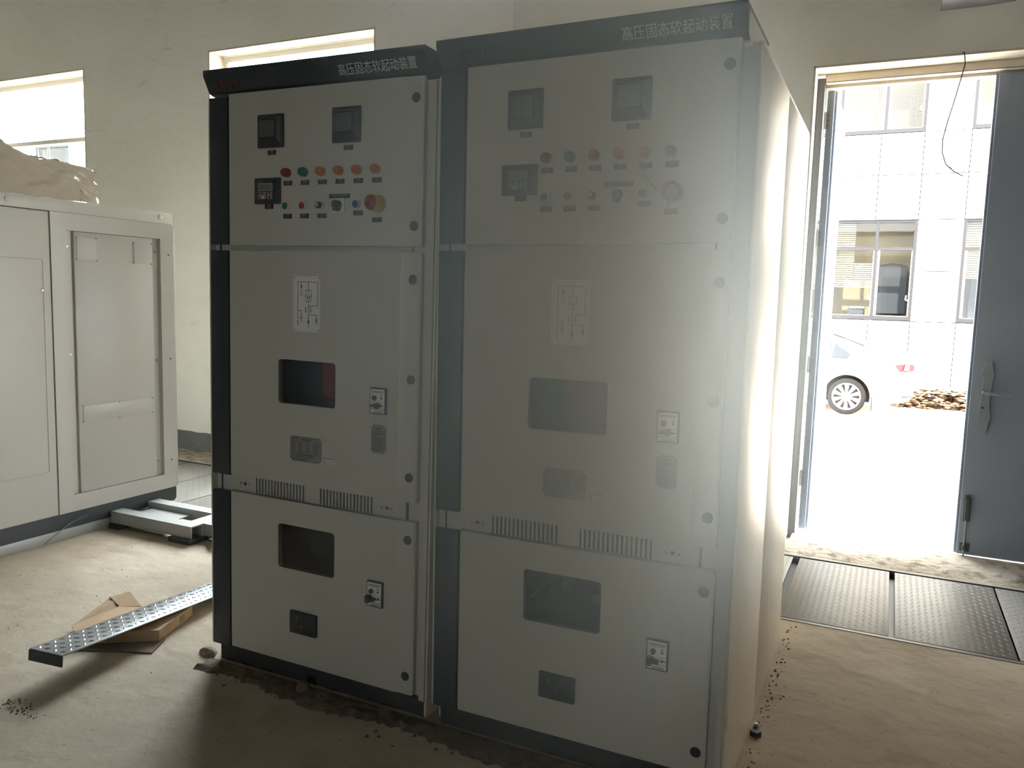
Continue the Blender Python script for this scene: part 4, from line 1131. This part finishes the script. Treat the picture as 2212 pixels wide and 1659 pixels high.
m = MB('facade', 'facade_gap')
def pan(xa, xb, za, zb): m.box(xa + 0.009, xb - 0.009, 0, 0.05, za + 0.009 - ZG, zb - 0.009 - ZG)
for xa, xb in zip(gx, gx[1:]):
    inwin = any(a - 0.01 <= xa and xb <= b_ + 0.01 for a, b_ in WIN)
    for za, zb in zip(gz, gz[1:]):
        if inwin and (1.08 < za + 0.01 and zb < 3.47 or 5.45 < za + 0.01 and zb < 7.66): continue
        pan(xa, xb, za, zb)
m.box(-5.84, 6.2, 0.055, 0.30, -0.2, 1.085 - ZG, 'facade_gap'); m.box(-5.84, 6.2, 0.055, 0.30, 3.455 - ZG, 5.455 - ZG, 'facade_gap'); m.box(-5.84, 6.2, 0.055, 0.30, 7.65 - ZG, 10.3, 'facade_gap')
for xa, xb in ((-5.84, -1.205), (1.547, 2.50), (5.275, 6.2)): m.box(xa, xb, 0.055, 0.30, 1.085 - ZG, 7.65 - ZG, 'facade_gap')
m.box(6.2, 13, 0, 0.3, -0.2, 10.3, 'facade'); m.box(-3, 13, 0, 0.3, 10.3, 17.5, 'facade')  # upper block is unseen, added to block sky light from the doorway
m.build('wall', F)
F_main = F
F2 = empty('building', (0, 19.0, ZG), label='lower white wing of the yard buildings, glimpsed through the left window', cat='building')
m = MB('facade'); m.box(-42, -30.05, 0, 0.3, -0.2, 7.6); m.box(-28.05, -5.85, 0, 0.3, -0.2, 7.6); m.box(-30.05, -28.05, 0, 0.3, -0.2, 5.4 - ZG); m.box(-30.05, -28.05, 0, 0.3, 6.75 - ZG, 7.6)
m.build('wall', F2)
def fwin(x0, x1, z0, z1, transom, cols, label=None, open_cols=(), far=False):
    """window unit in the facade: grey outer frame and rails, one pane per bay, a room box behind"""
    z0, z1 = z0 - ZG, z1 - ZG
    m = MB('win_frame', 'win_rail')
    t = 0.06
    m.box(x0, x1, 0.03, 0.12, z0, z0 + t + 0.03); m.box(x0, x1, 0.03, 0.12, z1 - t, z1); m.box(x0 - 0.004, x0 + t, 0.024, 0.121, z0 - 0.004, z1 + 0.004); m.box(x1 - t, x1 + 0.004, 0.024, 0.121, z0 - 0.004, z1 + 0.004)
    tz = [z0 + t + 0.03, z1 - t]
    if transom:
        tr_ = transom - ZG
        m.box(x0, x1, 0.03, 0.12, tr_ - 0.035, tr_ + 0.035)
        tz = [z0 + t + 0.03, tr_ - 0.035, tr_ + 0.035, z1 - t]
    for c in cols: m.box(c - 0.035, c + 0.035, 0.036, 0.119, z0 + 0.002, z1 - 0.002)
    F = F2 if far else F_main
    w = m.build('window', F)
    edges = [x0 + t] + [v for c in cols for v in (c - 0.035, c + 0.035)] + [x1 - t]
    for zi in range(0, len(tz), 2):
        for ci in range(0, len(edges), 2):
            a, b_ = edges[ci], edges[ci + 1]
            g = MB('pane_far'); g.poly([(a, 0.085, tz[zi]), (b_, 0.085, tz[zi]), (b_, 0.085, tz[zi + 1]), (a, 0.085, tz[zi + 1])]); g.build('pane', w)
            if zi == 0:      # white sash rails of the sliding lights and their latches
                s = MB('win_rail'); s.box(a + 0.005, a + 0.055, 0.06, 0.08, tz[0], tz[1]); s.box(b_ - 0.02, b_, 0.06, 0.08, tz[0], tz[1]); s.box(a, b_, 0.06, 0.08, tz[0], tz[0] + 0.012)
                s.tube([(b_ - 0.03, 0.05, tz[0] + 0.38), (b_ - 0.075, 0.03, tz[0] + 0.40), (b_ - 0.065, 0.03, tz[0] + 0.50)], 0.014, 'win_rail', 6)
                s.build('sash', w)
    r = MB('win_room', 'win_room_dark', 'win_teal')
    r.box(x0, x1, 1.2, 1.25, z0 - 0.1, z1 + 0.1, 'win_teal' if far else 'win_room')
    for xa in (x0 - 0.03, x1): r.box(xa, xa + 0.03, 0.12, 1.2, z0 - 0.1, z1 + 0.1, 'win_room')
    r.box(x0, x1, 0.12, 1.2, z0 - 0.13, z0 - 0.1, 'win_room'); r.box(x0, x1, 0.12, 1.2, z1 + 0.1, z1 + 0.13, 'win_room')
    r.build('room_lining', w)
    return w, tz
w, tz = fwin(-1.205, 1.547, 1.098, 3.455, 2.78, (-0.278, 0.70))
def blind(w, xa, xb, za, zb):
    b_ = MB('blind'); n = int((zb - za) / 0.05)
    for i in range(n):
        z = za + (i + 0.5) * (zb - za) / n - ZG
        b_.poly([(xa, 0.17, z - 0.014), (xb, 0.17, z - 0.014), (xb, 0.20, z + 0.018), (xa, 0.20, z + 0.018)])
    b_.build('blind', w)
blind(w, -1.15, -0.30, 1.8, 3.4); blind(w, -0.235, 0.22, 1.85, 3.40); blind(w, 0.235, 0.66, 1.85, 2.45)
m = MB('win_room_dark'); m.box(0.76, 1.42, 0.9, 0.95, 1.25 - ZG, 2.42 - ZG); m.prism([(0.76, 2.42 - ZG), (1.42, 2.42 - ZG), (1.30, 2.46 - ZG), (1.09, 2.49 - ZG), (0.86, 2.46 - ZG)], 'y', 0.9, 0.95); m.build('cupboard', w)
m = MB('win_room_dark', 'win_rail'); m.box(0.12, 0.52, 0.4, 0.75, 1.15 - ZG, 1.33 - ZG, bev=0.03); m.box(0.16, 0.55, 0.38, 0.75, 1.34 - ZG, 1.42 - ZG, 'win_rail', bev=0.02); m.build('office_machine', w)
w, tz = fwin(2.500, 5.275, 1.098, 3.455, 2.78, (3.425, 4.35)); blind(w, 2.56, 3.38, 2.10, 3.40)
m = MB('win_room_dark'); m.box(2.78, 3.3, 0.8, 0.9, 1.2 - ZG, 2.3 - ZG); m.build('cupboard', w)
w, tz = fwin(-1.205, 1.547, 5.468, 7.62, None, (-0.278, 0.70))
m = MB('win_rail'); m.box(0.08, 0.10, 1.10, 1.12, 5.4 - ZG, 7.6 - ZG); m.box(0.42, 0.44, 1.10, 1.12, 5.4 - ZG, 7.6 - ZG); m.build('pipe', w)
fwin(2.500, 5.275, 5.468, 7.62, None, (3.425, 4.35))
fwin(-30.05, -28.05, 5.45, 6.75, None, (-29.35,), far=True)

# car
CAR = empty('car', (0.56, 12.4, ZG), label='white sedan parked broadside in the sunny yard, only its rear half seen', cat='car')
ST = [  # x, z_bottom, z_belt, z_top, half width low, half width top
    (1.025, 0.45, 0.62, 0.66, 0.60, 0.55), (1.000, 0.30, 0.78, 0.90, 0.72, 0.62), (0.93, 0.24, 0.86, 1.03, 0.80, 0.66), (0.70, 0.20, 0.93, 1.075, 0.86, 0.68), (0.42, 0.20, 0.96, 1.085, 0.88, 0.66),
    (0.20, 0.20, 0.97, 1.16, 0.89, 0.60), (-0.10, 0.20, 0.97, 1.29, 0.895, 0.585), (-0.45, 0.19, 0.965, 1.375, 0.895, 0.58), (-0.90, 0.19, 0.955, 1.415, 0.895, 0.58), (-1.40, 0.19, 0.945, 1.405, 0.895, 0.58),
    (-1.80, 0.19, 0.935, 1.33, 0.895, 0.58), (-2.15, 0.19, 0.93, 1.17, 0.89, 0.62), (-2.45, 0.20, 0.90, 1.02, 0.885, 0.70), (-2.9, 0.20, 0.84, 0.96, 0.87, 0.70), (-3.35, 0.22, 0.74, 0.83, 0.82, 0.62), (-3.55, 0.28, 0.60, 0.68, 0.70, 0.50), (-3.60, 0.42, 0.52, 0.56, 0.55, 0.40)]
m = MB('car_white', 'car_trim')
rings = []
for x, zb, zl, zt, w0, w1 in ST:
    half = [(0, zb), (w0 * 0.85, zb), (w0 * 0.97, zb + 0.06), (w0, zb + (zl - zb) * 0.5), (w0 * 0.985, zb + (zl - zb) * 0.78), (w0 * 0.965, zl), (w1 + (w0 * 0.95 - w1) * 0.10, zt - (zt - zl) * 0.10), (w1 * 0.85, zt), (0, zt + 0.008)]
    ring = [m.bm.verts.new((x, 0.895 - yv, zv)) for yv, zv in half] + [m.bm.verts.new((x, 0.895 + yv, zv)) for yv, zv in half[-2:0:-1]]
    rings.append(ring)
for a, b_ in zip(rings, rings[1:]):
    n = len(a)
    for i in range(n): m.bm.faces.new((a[i], a[(i + 1) % n], b_[(i + 1) % n], b_[i]))
m.bm.faces.new(rings[0]); m.bm.faces.new(rings[-1][::-1])
body = m.build('body', CAR, sharp=60)
md = body.modifiers.new('s', 'SUBSURF'); md.levels = 1; md.render_levels = 1
cut = MB('car_trim'); cut.cyl((0.0, 0.315), 0.365, 'y', -0.3, 0.26, seg=40); cut.cyl((-2.65, 0.315), 0.365, 'y', -0.3, 0.26, seg=40)
cut.cyl((0.0, 0.315), 0.365, 'y', 1.53, 2.1, seg=40); cut.cyl((-2.65, 0.315), 0.365, 'y', 1.53, 2.1, seg=40)
co = cut.build('cut', CAR)
mb_ = body.modifiers.new('b', 'BOOLEAN'); mb_.object = co; mb_.operation = 'DIFFERENCE'; mb_.solver = 'EXACT'
bpy.context.view_layer.update()
dg = bpy.context.evaluated_depsgraph_get()
me = bpy.data.meshes.new_from_object(body.evaluated_get(dg))
body.modifiers.clear(); body.data = me
bpy.data.objects.remove(co)
def wheel(x, yout, sgn):
    t = MB('tyre')
    y1, y0 = (0, 0.205) if sgn < 0 else (0, -0.205)
    s = 1 if sgn < 0 else -1
    t.lathe((0, 0), 'y', [(s * 0.20, 0.20), (s * 0.195, 0.285), (s * 0.16, 0.308), (s * 0.04, 0.308), (s * 0.005, 0.285), (s * 0.0, 0.232), (s * 0.03, 0.222), (s * 0.03, 0.20)], 'tyre', 40)
    o = t.build('wheel', CAR, (x, yout, 0.310))
    r_ = MB('rim', 'rim_dark')
    r_.lathe((0, 0), 'y', [(s * 0.06, 0.222), (s * 0.004, 0.228), (s * 0.002, 0.216), (s * 0.030, 0.205), (s * 0.075, 0.200), (s * 0.075, 0.001)], 'rim', 40)
    r_.cyl((0, 0), 0.204, 'y', s * 0.050, s * 0.056, 'rim_dark', 36)
    for k in range(10):
        a = 2 * math.pi * k / 10 + R(18)
        c, sn = math.cos(a), math.sin(a)
        q = [(0.03, 0.012), (0.03, -0.012), (0.208, -0.034), (0.208, 0.034)]
        r_.prism([(u * c - v * sn, u * sn + v * c) for u, v in q], 'y', s * 0.012, s * 0.040, 'rim')
    r_.lathe((0, 0), 'y', [(s * 0.040, 0.045), (s * 0.008, 0.040), (s * 0.004, 0.028), (s * 0.004, 0.001)], 'rim', 20)
    ro = r_.build('rim', o)
wheel(0.0, 0.012, -1); wheel(-2.65, 0.012, -1); wheel(0.0, 1.778, 1); wheel(-2.65, 1.778, 1)
def sidep(x, z):
    """y of the near greenhouse side at (x, z), slightly proud of the skin"""
    ST2 = sorted(ST)
    for a, b_ in zip(ST2, ST2[1:]):
        if a[0] <= x <= b_[0]:
            t = (x - a[0]) / (b_[0] - a[0]); q = [a[i] + (b_[i] - a[i]) * t for i in range(6)]
            u = min(1.2, max(-0.2, (z - q[2]) / max(0.02, q[3] - q[2])))
            return 0.895 - (q[4] * 0.965 + (q[5] - q[4] * 0.965) * u * 0.95) - 0.030
    return 0.0
def glass(name, pts, mt, parent=CAR):
    g = MB(mt)
    v = [(x, sidep(x, z), z) for x, z in pts]
    cx = sum(p[0] for p in v) / len(v); cz = sum(p[2] for p in v) / len(v)
    c = g.bm.verts.new((cx, sum(p[1] for p in v) / len(v), cz)); vs = [g.bm.verts.new(p) for p in v]
    for i in range(len(vs)): g.bm.faces.new((vs[i], vs[(i + 1) % len(vs)], c))
    return g.build(name, parent)
glass('window_trim', [(0.03, 1.025), (-0.02, 0.945), (-2.0, 0.925), (-1.75, 1.28), (-1.35, 1.345), (-0.90, 1.345), (-0.55, 1.315), (-0.28, 1.235)], 'car_trim')
def gl2(pts, mt='car_glass'):
    g = MB(mt); g.poly([(x, sidep(x, z) - 0.008, z) for x, z in pts]); g.build('side_window', CAR)
gl2([(-0.265, 0.962), (-0.03, 0.962), (0.005, 1.025), (-0.10, 1.115), (-0.235, 1.205)]); gl2([(-0.30, 0.962), (-0.285, 1.215), (-0.55, 1.295), (-0.88, 1.325), (-1.05, 1.325), (-1.05, 0.955)]); gl2([(-1.12, 0.955), (-1.12, 1.325), (-1.35, 1.325), (-1.72, 1.26), (-1.92, 0.945)])
g = MB('car_rear_glass')
g.poly([(0.24, 0.895 - 0.54, 1.162), (0.24, 0.895 + 0.54, 1.162), (-0.36, 0.895 + 0.50, 1.375), (-0.36, 0.895 - 0.50, 1.375)]); g.build('rear_window', CAR)
g = MB('tail_red', 'tail_pale')
TL = [(0.695, 0.893), (0.84, 0.905), (0.975, 0.905), (1.012, 0.870), (0.998, 0.80), (0.95, 0.775), (0.775, 0.778)]
def tly(x): return 0.012 + max(0, x - 0.70) * 0.20 + max(0, x - 0.9) * 0.65
vs = [(x, tly(x), z) for x, z in TL]
g.bm.faces.new([g.bm.verts.new(p) for p in vs]); 
g.prism([(0.84, 0.80), (0.86, 0.895), (0.93, 0.897), (0.92, 0.80)], 'y', 0.035, 0.05, 'tail_pale')
g.build('tail_lamp', CAR)
g = MB('reflector'); g.prism([(0.83, 0.375), (0.985, 0.385), (0.985, 0.368), (0.85, 0.352)], 'y', 0.02, 0.10); g.build('reflector', CAR)
g = MB('car_trim'); g.box(0.385, 0.405, 0.02, 0.20, 0.10, 0.33); g.build('mud_flap', CAR)
# rubble heap
m = MB('rubble'); rnd = random.Random(21)
for k in range(900):
    x = rnd.uniform(1.30, 3.6); hmax = 0.34 * min(1, max(0.03, (x - 1.35) / 0.42)); y = 14.1 + rnd.uniform(0, 0.8); z = ZG + hmax * rnd.uniform(0, 1)
    r_ = rnd.uniform(0.025, 0.06)
    d = [Vector((rnd.uniform(-1, 1), rnd.uniform(-1, 1), rnd.uniform(-0.6, 0.6))).normalized() * r_ * rnd.uniform(0.7, 1.2) for _ in range(6)]
    V = [m.bm.verts.new((x + q[0] * r_ * 1.3, y + q[1] * r_, z + q[2] * r_ * 0.6)) for q in ((1, rnd.uniform(-.4, .4), 0), (-1, rnd.uniform(-.4, .4), 0), (rnd.uniform(-.4, .4), 1, 0), (rnd.uniform(-.4, .4), -1, 0), (0, 0, 1), (0, 0, -1))]
    for a, b_ in ((0, 2), (2, 1), (1, 3), (3, 0)):
        m.bm.faces.new((V[a], V[b_], V[4])); m.bm.faces.new((V[b_], V[a], V[5]))
m.poly([(1.45, 14.1, ZG + 0.03), (1.85, 14.1, ZG + 0.30), (3.6, 14.1, ZG + 0.30), (3.6, 15, ZG + 0.3), (1.85, 15, ZG + 0.3), (1.45, 15, ZG + 0.03)])
tag(m.build('rubble'), 'low heap of reddish brown rubble against the building behind the car', 'rubble', kind='stuff')
# ------------------------------------------------------------------ scattering volume added to imitate lens glare beside the bright doorway
hz = bpy.data.materials.new('glare_scatter'); hz.use_nodes = True
nt = hz.node_tree; nt.nodes.clear()
out = nt.nodes.new('ShaderNodeOutputMaterial'); vs_ = nt.nodes.new('ShaderNodeVolumeScatter')
vs_.inputs['Color'].default_value = (0.68, 0.85, 1.0, 1); vs_.inputs['Anisotropy'].default_value = 0.80
tc = nt.nodes.new('ShaderNodeTexCoord'); gr = nt.nodes.new('ShaderNodeTexGradient'); gr.gradient_type = 'SPHERICAL'
mu = nt.nodes.new('ShaderNodeMath'); mu.operation = 'MULTIPLY'; mu.inputs[1].default_value = 2.15
nt.links.new(tc.outputs['Object'], gr.inputs['Vector']); nt.links.new(gr.outputs['Fac'], mu.inputs[0]); nt.links.new(mu.outputs[0], vs_.inputs['Density'])
nt.links.new(vs_.outputs[0], out.inputs['Volume'])
MATS['glare_scatter'] = hz
m = MB('glare_scatter'); bmesh.ops.create_icosphere(m.bm, subdivisions=4, radius=1.0)
hz_o = tag(m.build('glare'), 'added bluish volume imitating lens haze veiling the front of the right cabinet beside the doorway', 'glare', kind='stuff')
hz_o.location = (0.69, -0.76, 1.34); hz_o.scale = (0.45, 0.72, 0.84)
#END
